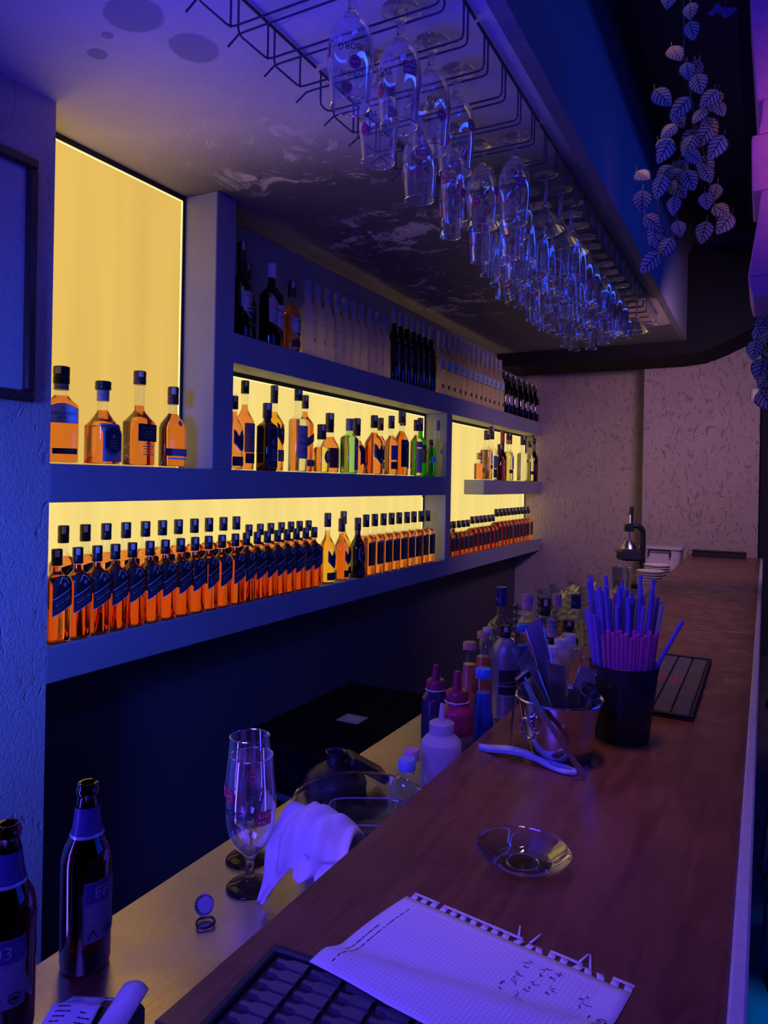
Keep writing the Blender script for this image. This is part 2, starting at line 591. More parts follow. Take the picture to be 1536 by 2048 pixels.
        if parent is not None:
            o.parent = parent
        if mods:
            for t, kw in mods:
                md = o.modifiers.new(t.lower(), t)
                for a, b in kw.items():
                    setattr(md, a, b)
        return o


def thing(name, label, cat, loc=(0, 0, 0), rz=0.0, group=None, rot=None):
    o = bpy.data.objects.new(name, None)
    o.empty_display_size = 0.05
    COL.objects.link(o)
    o.location = loc
    o.rotation_euler = rot if rot else (0, 0, rz)
    tag(o, label, cat, group)
    return o


def tag(o, label, cat, group=None):
    o['label'] = label; o['category'] = cat
    if group:
        o['group'] = group
    return o


def struct(o):
    o['kind'] = 'structure'
    return o


def copy_thing(src, label, loc, rz=None, group=None, rot=None, name=None):
    r = src.copy(); COL.objects.link(r)
    if name:
        r.name = name
    r.location = loc
    if rot is not None:
        r.rotation_euler = rot
    elif rz is not None:
        r.rotation_euler = (0, 0, rz)
    r['label'] = label
    if group:
        r['group'] = group
    for ch in src.children:
        c = ch.copy(); COL.objects.link(c); c.parent = r
        for g in ch.children:
            d = g.copy(); COL.objects.link(d); d.parent = c
    return r


_TXT = {}


def text_geo(s):
    """letters of the built-in typeface as flat polygons, 1 unit cap size, centred"""
    if s in _TXT:
        return _TXT[s]
    cu = bpy.data.curves.new('text', 'FONT')
    cu.body = s; cu.size = 1.0; cu.align_x = 'CENTER'; cu.align_y = 'CENTER'
    cu.resolution_u = 2; cu.fill_mode = 'FRONT'
    ob = bpy.data.objects.new('text', cu)
    COL.objects.link(ob)
    bpy.context.view_layer.update()
    me = bpy.data.meshes.new_from_object(ob.evaluated_get(bpy.context.evaluated_depsgraph_get()))
    g = ([(v.co.x, v.co.y) for v in me.vertices], [tuple(p.vertices) for p in me.polygons])
    bpy.data.objects.remove(ob); bpy.data.curves.remove(cu); bpy.data.meshes.remove(me)
    _TXT[s] = g
    return g


def put_text(mb, s, size, mat, place, xs=1.0):
    """place(u, v) -> 3-D point for a text-plane point in metres"""
    vs, fs = text_geo(s)
    mb.add([place(x * size * xs, y * size) for x, y in vs], fs, mat, None, True)


def smooth_profile(pts, steps=4):
    """Catmull-Rom through (z, r) points"""
    out = []
    for i in range(len(pts) - 1):
        p0 = pts[max(i - 1, 0)]; p1 = pts[i]; p2 = pts[i + 1]; p3 = pts[min(i + 2, len(pts) - 1)]
        for s in range(steps):
            t = s / steps
            q = []
            for d in (0, 1):
                a, b, c, e = p0[d], p1[d], p2[d], p3[d]
                q.append(0.5 * (2 * b + (c - a) * t + (2 * a - 5 * b + 4 * c - e) * t * t + (3 * b - a - 3 * c + e) * t ** 3))
            out.append((q[0], max(q[1], 0.0005)))
    out.append(pts[-1])
    return out


def smooth_path(pts, steps=6):
    pts = [Vector(p) for p in pts]
    out = []
    for i in range(len(pts) - 1):
        a, b, c, e = pts[max(i - 1, 0)], pts[i], pts[i + 1], pts[min(i + 2, len(pts) - 1)]
        for s in range(steps):
            t = s / steps
            out.append(0.5 * (2 * b + (c - a) * t + (2 * a - 5 * b + 4 * c - e) * t * t + (3 * b - a - 3 * c + e) * t ** 3))
    out.append(pts[-1])
    return out

# ------------------------------------------------------------------ the setting
XS, XP = -1.795, -1.953            # shelf fronts, lit panels behind them
Z_LOW, Z_MID, Z_UP, Z_CEIL = 1.140, 1.665, 2.188, 2.69
Y_END, Y_PIER = 6.40, 6.13

f = MB(); f.box(-2.6, 5.0, -3.0, 8.2, -0.05, 0.0, M_FLOOR); struct(f.build('floor'))
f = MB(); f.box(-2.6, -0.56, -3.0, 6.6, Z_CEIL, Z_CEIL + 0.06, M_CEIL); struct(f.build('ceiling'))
f = MB(); f.box(-0.56, -0.52, -3.0, 6.13, Z_CEIL, 3.6, plain('soffit_paint', (0.20, 0.21, 0.24), 0.55)); struct(f.build('wall_soffit'))
f = MB(); f.box(-0.56, 5.0, -3.0, 8.2, 3.6, 3.65, M_DARKPAINT); struct(f.build('ceiling_upper'))
f = MB(); f.box(-2.45, XS, -3.0, 1.345, 0, Z_CEIL, M_PILLAR)
pil = struct(f.build('wall_pillar'))
f = MB(); f.box(-2.3, -2.03, 1.345, Y_END, 0, Z_CEIL, M_DARKWALL); struct(f.build('wall_left'))
f = MB(); f.box(-2.3, -0.885, Y_END, Y_END + 0.1, 0, Z_CEIL, M_STUCCO)
f.box(-0.885, -0.045, Y_PIER, Y_END + 0.1, 0, 2.95, M_STUCCO); struct(f.build('wall_back'))
f = MB(); f.box(-0.52, -0.045, Y_PIER + 0.02, Y_END + 0.1, 2.95, 3.6, M_DARKPAINT)
f.box(-0.045, 5.0, 7.9, 8.0, 0, 3.6, M_DARKPAINT); struct(f.build('wall_back_upper'))
f = MB(); f.box(5.0, 5.1, -3.0, 8.2, 0, 3.65, M_DARKPAINT); struct(f.build('wall_right'))
f = MB(); f.box(-2.45, 5.0, -3.1, -3.0, 0, 3.65, M_DARKPAINT); struct(f.build('wall_behind'))

# dark beam over the far end whose underside arches up towards the guests' side
f = MB()
prof = [(-2.029, 2.585), (-1.2, 2.583), (-0.60, 2.585), (-0.43, 2.60), (-0.30, 2.645), (-0.18, 2.70), (-0.05, 2.765), (0.10, 2.86), (0.35, 2.98), (0.7, 3.05), (2.5, 3.08)]
outl = prof + [(2.5, 3.3), (-0.515, 3.3), (-0.515, 2.689), (-2.029, 2.689)]
xf = Matrix(((1, 0, 0, 0), (0, 0, -1, Y_PIER), (0, 1, 0, 0), (0, 0, 0, 1)))
f.prism(outl, 0.002, 0.55, M_BEAM, xf)
struct(f.build('trim_1', smooth=False))
# overhead beam running along the guests' side of the bar
f = MB(); f.bbox(-0.10, 0.16, 0.9, 5.2, 3.1, 3.599, M_BEAM, 0.008); struct(f.build('trim_2', smooth=False))

# ------------------------------------------------------------------ lit wall shelving
E_LEFT = emit('lit_panel_left', PANEL_A, PANEL_STRENGTH, 0.07)
E_EDGE = emit('led_edge', (1.0, 0.80, 0.34), 1.5)
E_MAIN = emit('lit_panel_main', PANEL_B, PANEL_STRENGTH, 0.05)
sh = thing('wall_shelving', 'grey painted built-in wall shelving with glowing yellow back panels', 'shelving', (XS, 1.345, 0))


def sbox(name, x0, x1, y0, y1, z0, z1, mat, b=0.003):
    m = MB(); m.bbox(x0 - XS, x1 - XS, y0 - 1.345, y1 - 1.345, z0, z1, mat, b)
    return m.build(name, sh, smooth=False)


sbox('shelf', -2.03, XS, 1.345, Y_END, Z_LOW - 0.105, Z_LOW, M_SHELF)
sbox('shelf', -2.03, XS, 1.345, 4.289, Z_MID - 0.112, Z_MID, M_SHELF)
sbox('shelf', -2.03, XS, 2.132, Y_END, Z_UP - 0.115, Z_UP, M_SHELF)
sbox('shelf', -1.951, XS, 4.90, Y_END, 1.548, 1.655, M_SHELF)
sbox('post', -2.03, XS, 2.022, 2.132, Z_MID, Z_CEIL, M_SHELF)
sbox('post', -2.03, XS, 4.207, 4.289, Z_LOW, Z_MID - 0.112, M_SHELF)
sbox('post', -2.03, XS, 4.207, 4.289, Z_MID, Z_UP - 0.115, M_SHELF)
sbox('back_board', -2.03, XP, 2.132, Y_END, Z_UP, Z_CEIL, M_SHELF)


def panel(y0, y1, z0, z1, mat, top=True, right=True):
    m = MB(); m.box(-2.03 - XS, XP - 0.004 - XS, y0 - 1.345, y1 - 1.345, z0, z1, mat)
    o = m.build('light_panel', sh, smooth=False)
    m = MB()
    xa, xb = XP - 0.004 - XS, XP + 0.001 - XS
    m.box(xa, xb, y0 + 0.002 - 1.345, y1 - 0.013 - 1.345, z1 - (0.0205 if top else 0.004), z1 - (0.0175 if top else 0.001), E_EDGE)
    m.box(xa, xb, y1 - 0.0155 - 1.345, y1 - 0.0125 - 1.345, z0 + 0.002, z1 - 0.021, E_EDGE)
    m.build('led_edge', sh, smooth=False)
    m = MB()
    if top:
        m.bbox(XP - 0.02 - XS, XP + 0.006 - XS, y0 - 1.345, y1 - 1.345, z1 - 0.017, z1, M_BLACKTRIM, 0.002)
    if right:
        m.bbox(XP - 0.02 - XS, XP + 0.006 - XS, y1 - 0.012 - 1.345, y1 - 1.345, z0, z1 - (0.017 if top else 0), M_BLACKTRIM, 0.002)
    if m.f:
        m.build('panel_frame', sh, smooth=False)


panel(1.345, 2.022, Z_MID, Z_CEIL, E_LEFT)
panel(2.132, 4.207, Z_MID, Z_UP - 0.115, E_MAIN)
panel(1.345, 4.207, Z_LOW, Z_MID - 0.112, E_MAIN, top=False)
panel(4.289, Y_END, Z_LOW, Z_UP - 0.115, E_MAIN)
# added glowing strip along the back of the top shelf, lights the bottles
m = MB(); m.box(XP + 0.001 - XS, XP + 0.013 - XS, 2.55 - 1.345, 6.2 - 1.345, Z_UP + 0.001, Z_UP + 0.006, emit('added_glow', (1.0, 0.62, 0.25), 11.0))
m.build('added_glow_strip', sh, smooth=False)

# ------------------------------------------------------------------ bar and back counter
bar = thing('bar_counter', 'long brown wooden bar counter running to the far wall', 'bar', (-0.27, 3.3, 0))
BT = 1.10


def bbox_part(parent, name, loc, x0, x1, y0, y1, z0, z1, mat, b=0.003):
    m = MB(); m.bbox(x0 - loc[0], x1 - loc[0], y0 - loc[1], y1 - loc[1], z0, z1, mat, b)
    return m.build(name, parent, smooth=False)


for (y0, y1) in ((0.514, 2.930), (2.932, 4.665), (4.667, 6.128)):
    bbox_part(bar, 'worktop', (-0.27, 3.3), -0.52, -0.026, y0, y1, BT - 0.035, BT, M_WOOD, 0.003)
bbox_part(bar, 'edge_trim', (-0.27, 3.3), -0.026, -0.008, 0.514, 6.12, BT - 0.045, BT + 0.001, plain('edge_metal', (0.72, 0.74, 0.78), 0.4, 0.25), 0.003)
bbox_part(bar, 'front_panel', (-0.27, 3.3), -0.14, -0.10, 0.56, 6.12, 0.0, BT - 0.035, M_DARKPAINT)
bbox_part(bar, 'back_panel', (-0.27, 3.3), -0.475, -0.45, 0.56, 6.12, 0.951, BT - 0.035, M_DARKPAINT)

ctr = thing('back_counter', 'lower worn steel work counter behind the bar', 'counter', (-0.69, 3.2, 0))
CT = 0.95
bbox_part(ctr, 'worktop', (-0.69, 3.2), -0.885, -0.40, 0.30, 6.12, CT - 0.04, CT, M_COUNTER, 0.003)
bbox_part(ctr, 'base_cabinet', (-0.69, 3.2), -0.86, -0.42, 0.34, 6.12, 0.0, CT - 0.04, M_DARKPAINT)

# picture on the pillar
pf = thing('picture_frame', 'blank picture in a dark frame with glossy edge on the pillar', 'picture', (XS, 0.98, 1.83))
mf = plain('frame_wood', (0.10, 0.045, 0.04), 0.22)
W0, W1, H1 = -0.34, 0.30, 0.665
m = MB()
for (a0, a1, b0, b1) in ((W0, W1, 0, 0.03), (W0, W1, H1 - 0.03, H1), (W0, W0 + 0.03, 0.03, H1 - 0.03), (W1 - 0.03, W1, 0.03, H1 - 0.03)):
    m.bbox(0.001, 0.026, a0, a1, b0, b1, mf, 0.006)
m.build('frame', pf, smooth=False)
m = MB(); m.box(0.001, 0.008, W0 + 0.03, W1 - 0.03, 0.03, H1 - 0.03, plain('picture_sheet', (0.55, 0.55, 0.62), 0.35)); m.build('picture_sheet', pf, smooth=False)

# ------------------------------------------------------------------ bottle builder
class Shape:
    def __init__(self, H, R, zs, zn, rn, n=2.0, sx=1.0, sy=1.0, waist=0.0, base=0.006, curve=1.0):
        """H height, R body half-width, zs body end, zn neck start, rn neck radius, n squareness"""
        self.sx, self.sy, self.H = sx, sy, H
        p = [(0.0, R - base, n), (base * 0.35, R - base * 0.25, n), (base, R, n)]
        if waist:
            p += [(zs * 0.5, R * (1 - waist), n)]
        p += [(zs, R, n)]
        for t in (0.2, 0.4, 0.6, 0.8, 1.0):
            c = (cos(pi * t) * -0.5 + 0.5) if curve == 1.0 else t ** curve
            z = zs + (zn - zs) * t
            p.append((z, R + (rn - R) * c, n + (2 - n) * min(1, t * 1.25)))
        p += [(H - 0.004, rn, 2.0), (H, rn - 0.001, 2.0)]
        self.p = p

    def at(self, z):
        p = self.p
        for a, b in zip(p, p[1:]):
            if a[0] <= z <= b[0]:
                t = (z - a[0]) / max(1e-9, b[0] - a[0])
                return a[1] + (b[1] - a[1]) * t, a[2] + (b[2] - a[2]) * t
        return p[-1][1], 2.0

    def surf(self, s, z, eps=0.0):
        r, n = self.at(z)
        a = min(0.985, abs(s) / (r * self.sy))
        x = self.sx * r * (1 - a ** n) ** (1.0 / n)
        return Vector((x + eps * (0.4 + 0.6 * (1 - a)) + eps * 0.3, s * (1 + eps / max(r, 0.01) * a), z))


def label(parent, name, sh, items):
    """items: ('patch', s0, s1, z0, z1, slope, mat) | ('text', str, size, s, z, slope, mat[, xs]) | ('poly', [(s,z)..], mat)"""
    m = MB()
    lay = 0
    for it in items:
        lay += 1
        e = 0.0007 + 0.00035 * lay
        if it[0] == 'patch':
            _, s0, s1, z0, z1, k, mat = it
            sm = (s0 + s1) / 2
            m.grid(lambda u, v: sh.surf(s0 + (s1 - s0) * u, z0 + (z1 - z0) * v + k * (s0 + (s1 - s0) * u - sm), e), 10, 4, mat)
        elif it[0] == 'poly':
            # outline split into vertical strips, top and bottom edge given as functions of s
            _, s0, s1, lo, hi, mat = it
            m.grid(lambda u, v: sh.surf(s0 + (s1 - s0) * u, lo(u) + (hi(u) - lo(u)) * v, e), 14, 3, mat)
        elif it[0] == 'disc':
            _, s, z, rs, rz, mat = it
            vs = [sh.surf(s, z, e)] + [sh.surf(s + rs * cos(a), z + rz * sin(a), e) for a in [2 * pi * i / 16 for i in range(16)]]
            m.add(vs, [(0, i + 1, (i + 1) % 16 + 1) for i in range(16)], mat)
        else:
            _, st, size, s, z, k, mat = it[:7]
            xs = it[7] if len(it) > 7 else 1.0
            ca, sa = cos(math.atan(k)), sin(math.atan(k))
            put_text(m, st, size, mat, lambda x, y: sh.surf(s + x * ca - y * sa, z + x * sa + y * ca, e), xs)
    return m.build(name, parent)


def lines(s0, s1, z0, dz, n, h, mat, slope=0.0):
    """rows of small print"""
    out = []
    for i in range(n):
        w = (s1 - s0) * (0.62 + 0.38 * ((i * 37) % 10) / 10)
        sm = (s0 + s1) / 2
        out.append(('patch', sm - w / 2, sm + w / 2, z0 - i * dz, z0 - i * dz + h, slope, mat))
    return out


def make_bottle(name, lab, sh, glassmat, liquid=None, fill=0.2, cap=None, foil=None, labels=(), seg=24, cat='bottle'):
    """cap: (z0, z1, r, mat) or list of such; foil: sleeve on the neck (z0, z1, mat)"""
    t = thing(name, lab, cat)
    m = MB(); m.lathe([(z, r) for z, r, n in sh.p], glassmat, seg, None, True, True, sh.sx, sh.sy, [n for z, r, n in sh.p])
    m.build('glass_body', t)
    if liquid is not None:
        q = [(z, r, n) for z, r, n in sh.p if z < fill]
        r, n = sh.at(fill)
        q.append((fill, r, n))
        q = [(max(z, 0.006), max(0.001, r - 0.0026), n) for z, r, n in q if True]
        q[0] = (0.006, q[0][1] - 0.003, q[0][2]); q[1] = (0.0075, q[1][1], q[1][2]); q[2] = (0.0095, q[2][1], q[2][2])
        m = MB(); m.lathe([(z, r) for z, r, n in q], liquid, seg, None, True, True, sh.sx, sh.sy, [n for z, r, n in q])
        m.build('liquor', t)
    if foil:
        z0, z1, mat = foil
        k = 6
        m = MB(); m.lathe([(z0 + (z1 - z0) * i / k, sh.at(z0 + (z1 - z0) * i / k)[0] + 0.0012) for i in range(k + 1)], mat, 16, None, False, False)
        m.build('neck_sleeve', t)
    for c in ([cap] if isinstance(cap, tuple) else (cap or [])):
        z0, z1, r, mat = c
        m = MB(); m.lathe([(z0, r - 0.0006), (z0 + 0.001, r), (z0 + (z1 - z0) * 0.42, r), (z0 + (z1 - z0) * 0.45, r * 0.965), (z0 + (z1 - z0) * 0.49, r * 0.965),
                           (z0 + (z1 - z0) * 0.52, r), (z1 - 0.002, r), (z1, r - 0.002)], mat, 18)
        m.build('cap', t)
        if mat in (C_BLACK, C_BROWN) and z1 - z0 > 0.03:
            a0 = -0.95
            m = MB(); m.grid(lambda u, v: ((r + 0.0006) * cos(a0 + 0.75 * u), (r + 0.0006) * sin(a0 + 0.75 * u), z1 - 0.003 - (z1 - z0) * 0.40 * (1 - v)), 4, 2, P_CREAM)
            m.build('tax_seal', t)
    for i, (nm, items) in enumerate(labels):
        label(t, nm, sh, items)
    return t


ORD = ['first', 'second', 'third', 'fourth', 'fifth', 'sixth', 'seventh', 'eighth', 'ninth', 'tenth', 'eleventh', 'twelfth', 'thirteenth',
       'fourteenth', 'fifteenth', 'sixteenth', 'seventeenth', 'eighteenth', 'nineteenth', 'twentieth', 'twenty-first', 'twenty-second', 'twenty-third', 'twenty-fourth']


def row(proto, first, ys, x, z, lab, group, rz=0.0, jit=0.05):
    """lab: text with {} for the ordinal"""
    for i, y in enumerate(ys):
        a = rz + random.uniform(-jit, jit)
        l = lab.format(ORD[i])
        if i == 0 and first:
            proto.location = (x, y, z); proto.rotation_euler = (0, 0, a); proto['label'] = l; proto['group'] = group
        else:
            copy_thing(proto, l, (x + random.uniform(-0.002, 0.002), y, z), a, group)


# ---- lowest shelf: black-label whisky, two rows
XF, XB, XM = -1.836, -1.912, -1.865
sJW = Shape(0.272, 0.0335, 0.178, 0.214, 0.0125, 5.0)
w = 0.031


def jw_labels(s, h):
    z = h
    return [('front_label', [
        ('poly', -w, w, lambda u: z * 0.545 + 0.52 * w * (2 * u - 1), lambda u: z * 0.725 - 0.006 * (2 * u - 1) ** 2, P_BLACK),
        ('poly', -w * 0.55, w * 0.62, lambda u: z * 0.645, lambda u: z * 0.70 - 0.022 * (2 * u - 1) ** 2 + 0.003, P_WHITE),
        ('poly', -w * 0.46, w * 0.53, lambda u: z * 0.645, lambda u: z * 0.692 - 0.022 * (2 * u - 1) ** 2 + 0.003, P_BLACK),
        ('disc', 0.002, z * 0.635, 0.0055, 0.0065, P_SILVER)]),
        ('slanted_label', [
            ('patch', -w, w, z * 0.355, z * 0.545, 0.52, P_WHITE),
            ('patch', -w, w, z * 0.365, z * 0.535, 0.52, P_NAVY),
            ('text', 'BLACK LABEL', 0.0092, 0, z * 0.455, 0.52, P_CREAM, 0.92),
            ('patch', -w * 0.7, w * 0.7, z * 0.405, z * 0.412, 0.52, P_GREYINK),
            ('patch', -w * 0.8, w * 0.8, z * 0.487, z * 0.493, 0.52, P_GREYINK)])]


jw = make_bottle('whisky_bottle', 'x', sJW, M_CLEAR, L_AMBER, 0.222, (0.226, 0.275, 0.0155, C_BLACK), None, jw_labels(sJW, 0.272))
row(jw, True, [1.405, 1.477, 1.549, 1.621, 1.691, 1.767, 1.836, 1.911, 1.982, 2.054, 2.127, 2.206, 2.277, 2.346, 2.414, 2.482, 2.552, 2.625, 2.695, 2.765], XF, Z_LOW,
    'square whisky bottle with slanted black label, {} from the pillar in the front row', 'front row of slanted-label whisky bottles')
sJB = Shape(0.335, 0.036, 0.215, 0.262, 0.0135, 5.0)
jb = make_bottle('whisky_bottle', 'x', sJB, M_CLEAR, L_AMBER, 0.24, (0.283, 0.337, 0.0165, C_BLACK), None, jw_labels(sJB, 0.30))
row(jb, True, [1.485, 1.566, 1.647, 1.730, 1.815, 1.897, 1.977, 2.058, 2.140, 2.223, 2.303], XB, Z_LOW,
    'tall square whisky bottle, lowest shelf back row, {} from the pillar', 'tall back row of slanted-label whisky bottles')
sJS = Shape(0.298, 0.033, 0.185, 0.232, 0.0125, 5.0)
js = make_bottle('whisky_bottle', 'x', sJS, M_CLEAR, L_AMBER, 0.222, (0.252, 0.300, 0.0155, C_BLACK), None, jw_labels(sJS, 0.275))
row(js, True, [2.385, 2.460, 2.535, 2.612, 2.687, 2.758, 2.829], XB, Z_LOW,
    'shorter square whisky bottle, lowest shelf back row, {} after the tall ones', 'short back row of slanted-label whisky bottles')


def shield(zc, hw, hh, mat, rim):
    def lo(u): return zc - hh * (1 - 0.75 * abs(2 * u - 1) ** 1.6)
    def hi(u): return zc + hh * (0.72 + 0.28 * cos(4 * pi * (u - 0.5)))
    return [('poly', -hw, hw, lo, hi, rim), ('poly', -hw * 0.88, hw * 0.88, lambda u: lo(u) + hh * 0.1, lambda u: hi(u) - hh * 0.1, mat)]


def chivas(s, k=1.0):
    return [('front_label', shield(0.115 * k, 0.031 * k, 0.043 * k, P_NAVY, P_SILVER) + [
        ('text', 'CHIVAS', 0.0125 * k, 0, 0.135 * k, 0, P_WHITE, 1.0), ('disc', 0, 0.112 * k, 0.008 * k, 0.011 * k, P_BLACK), ('text', '12', 0.008 * k, 0, 0.091 * k, 0, P_WHITE)]),
        ('base_label', [('patch', -0.033 * k, 0.033 * k, 0.016 * k, 0.052 * k, 0, P_NAVY), ('text', 'XII', 0.014 * k, 0, 0.034 * k, 0, P_GOLD)])]


sCH = Shape(0.325, 0.040, 0.165, 0.235, 0.0145, 2.0, curve=1.0)
ch = make_bottle('blended_whisky_bottle', 'golden whisky bottle with blue shield label right of the slanted-label row', sCH, M_CLEAR, L_GOLD, 0.25, (0.268, 0.335, 0.0168, C_BROWN), None, chivas(sCH))
ch.location = (XM + 0.012, 2.905, Z_LOW)
sCS = Shape(0.300, 0.0385, 0.155, 0.220, 0.0145, 2.0)
cs = make_bottle('blended_whisky_bottle', 'orange whisky bottle with blue shield label between the golden one and the dark one', sCS, M_CLEAR, L_AMBER, 0.228, (0.238, 0.304, 0.0168, C_BROWN), None, chivas(sCS, 0.95))
cs.location = (XM + 0.012, 3.035, Z_LOW); cs.rotation_euler.z = 0.35
c2 = copy_thing(ch, 'golden whisky bottle standing behind the dark one, beside the black-label row', (XB + 0.002, 3.145, Z_LOW), -0.1)
cd = make_bottle('blended_whisky_bottle', 'dark whisky bottle with blue shield label before the square black-label row', sCS, M_DARK_T, L_RED, 0.228, (0.238, 0.304, 0.0168, C_BROWN), None, chivas(sCS, 0.95))
cd.location = (XF + 0.004, 3.158, Z_LOW)
sJD = Shape(0.315, 0.0405, 0.188, 0.224, 0.0155, 7.0, base=0.004)
w2 = 0.037


def jd_labels(z, ww):
    return [('front_label', [('patch', -ww, ww, z * 0.17, z * 0.55, 0, P_BLACK),
                             ('poly', -ww * 0.9, ww * 0.9, lambda u: z * 0.52, lambda u: z * 0.545 + 0.006 * sin(pi * u), P_GREYINK),
                             ('disc', 0, z * 0.455, ww * 0.42, ww * 0.42, P_GREYINK), ('disc', 0, z * 0.455, ww * 0.34, ww * 0.34, P_BLACK),
                             ('text', '7', ww * 0.5, 0, z * 0.455, 0, P_WHITE),
                             ('text', 'Tennessee', ww * 0.36, 0, z * 0.36, 0, P_GREYINK), ('text', 'WHISKEY', ww * 0.30, 0, z * 0.31, 0, P_GREYINK)]
             + lines(-ww * 0.75, ww * 0.75, z * 0.265, z * 0.026, 3, z * 0.008, P_GREYINK)
             + [('patch', -ww * 0.93, ww * 0.93, z * 0.185, z * 0.19, 0, P_GREYINK)])]


jd = make_bottle('square_whiskey_bottle', 'x', sJD, M_CLEAR, L_AMBER, 0.205, (0.252, 0.317, 0.0175, C_BLACK), None, jd_labels(0.315, w2))
row(jd, True, [3.250, 3.346, 3.442, 3.538, 3.634, 3.730, 3.826, 3.922, 4.018], XF, Z_LOW,
    'square whiskey bottle with big black label left of the post, {} in its row', 'black-label square whiskey left of the post')
# right niche, lowest shelf
sJ3 = Shape(0.292, 0.038, 0.172, 0.207, 0.0150, 7.0, base=0.004)
j3 = make_bottle('square_whiskey_bottle', 'x', sJ3, M_CLEAR, L_RED, 0.192, (0.235, 0.294, 0.0170, C_BLACK), None, jd_labels(0.292, 0.035))
row(j3, True, [5.30, 5.393, 5.486, 5.579, 5.672, 5.765, 5.858, 5.951, 6.044, 6.137], XF, Z_LOW,
    'square black-label whiskey bottle, tall run beside the back wall, {} from left', 'tall square whiskey under the floating shelf')
sJ2 = Shape(0.252, 0.037, 0.152, 0.184, 0.0140, 7.0, base=0.004)
j2 = make_bottle('square_whiskey_bottle', 'x', sJ2, M_CLEAR, L_RED, 0.172, (0.202, 0.254, 0.0160, C_BLACK), None, jd_labels(0.252, 0.034))
row(j2, True, [4.785, 4.874, 4.962, 5.046, 5.130, 5.215], XF, Z_LOW,
    'square black-label whiskey bottle, medium run in right niche, {} from left', 'medium square whiskey in the right niche')
sJ1 = Shape(0.232, 0.0355, 0.140, 0.170, 0.0135, 7.0, base=0.004)
j1 = make_bottle('square_whiskey_bottle', 'x', sJ1, M_CLEAR, L_RED, 0.158, (0.186, 0.234, 0.0155, C_BLACK), None, jd_labels(0.232, 0.033))
row(j1, True, [4.365, 4.445, 4.535, 4.617, 4.699], XF, Z_LOW,
    'smallest square black-label whiskey bottle right of the post, {} from the post', 'small square whiskey right of the post')
jx = copy_thing(jd, 'taller square whiskey bottle behind the smallest ones right of the post', (XB, 4.52, Z_LOW), 0)
jx['group'] = 'small square whiskey right of the post'

# ---- middle shelf, left niche: four whiskeys
sGJ = Shape(0.288, 0.050, 0.168, 0.214, 0.019, 5.0, 0.62, 1.0, base=0.006)
gj = make_bottle('gentle_whiskey_bottle', 'square amber bottle with pale blue arched label beside the pillar', sGJ, M_CLEAR, L_AMBER, 0.205,
                 [(0.222, 0.240, 0.0215, C_GREY), (0.2405, 0.292, 0.0235, C_BLACK)], None,
                 [('front_label', [('poly', -0.043, 0.043, lambda u: 0.122, lambda u: 0.165 + 0.016 * sin(pi * u), P_NAVY), ('poly', -0.0415, 0.0415, lambda u: 0.1235, lambda u: 0.1635 + 0.016 * sin(pi * u), P_PALEBLUE),
                                   ('text', 'GENTLEMAN', 0.0128, 0, 0.150, 0, P_NAVY, 0.92), ('text', 'JACK', 0.0128, 0, 0.137, 0, P_NAVY), ('text', 'Rare', 0.006, 0, 0.166, 0, P_NAVY)]
                   + lines(-0.03, 0.03, 0.127, 0.004, 1, 0.0008, P_NAVY)),
                  ('base_label', [('patch', -0.026, 0.042, 0.030, 0.047, 0, P_BLACK), ('patch', -0.018, 0.034, 0.040, 0.0412, 0, P_GOLD), ('patch', -0.014, 0.030, 0.0355, 0.0364, 0, P_GOLD)])])
gj.location = (XM, 1.432, Z_MID); gj.rotation_euler.z = -0.52
sSB = Shape(0.245, 0.047, 0.125, 0.178, 0.0175, 6.0, 0.95, 1.0, base=0.005, curve=0.7)
sb = make_bottle('single_barrel_bottle', 'squat amber bottle with silver and navy label, second from the pillar', sSB, M_CLEAR, L_AMBER, 0.175,
                 [(0.205, 0.240, 0.0192, C_GREY), (0.2405, 0.268, 0.0245, C_BLACK)], None,
                 [('front_label', [('patch', -0.040, 0.040, 0.012, 0.132, 0, P_SILVER),
                                   ('poly', -0.034, 0.034, lambda u: 0.032 + 0.02 * abs(2 * u - 1) ** 2, lambda u: 0.125 - 0.016 * abs(2 * u - 1) ** 3, P_BLUE),
                                   ('poly', -0.030, 0.030, lambda u: 0.040 + 0.02 * abs(2 * u - 1) ** 2, lambda u: 0.120 - 0.018 * abs(2 * u - 1) ** 3, P_NAVY),
                                   ('disc', 0, 0.092, 0.006, 0.006, P_SILVER)] + lines(-0.022, 0.022, 0.078, 0.008, 4, 0.002, P_GREYINK))])
sb.location = (XM, 1.585, Z_MID); sb.rotation_euler.z = 0.10
sBB = Shape(0.285, 0.0465, 0.150, 0.192, 0.0185, 6.0, 0.9, 1.0, base=0.008, curve=0.8)
bb = make_bottle('bonded_whiskey_bottle', 'amber whiskey bottle with long bare neck and black label, third from the pillar', sBB, M_CLEAR, L_AMBER, 0.205,
                 (0.277, 0.322, 0.0205, C_BROWN), None,
                 [('front_label', [('patch', -0.041, 0.041, 0.085, 0.143, 0, P_BLACK), ('text', 'JACK DANIELS', 0.0098, 0, 0.130, 0, P_GREYINK, 0.85)] + lines(-0.03, 0.03, 0.118, 0.0075, 4, 0.0018, P_GREYINK)),
                  ('lower_print', lines(-0.026, 0.026, 0.076, 0.009, 5, 0.003, P_PINKISH))])
bb.location = (XM, 1.735, Z_MID); bb.rotation_euler.z = 0.05
sWR = Shape(0.245, 0.053, 0.140, 0.208, 0.0165, 3.0, 0.55, 1.0, base=0.008)
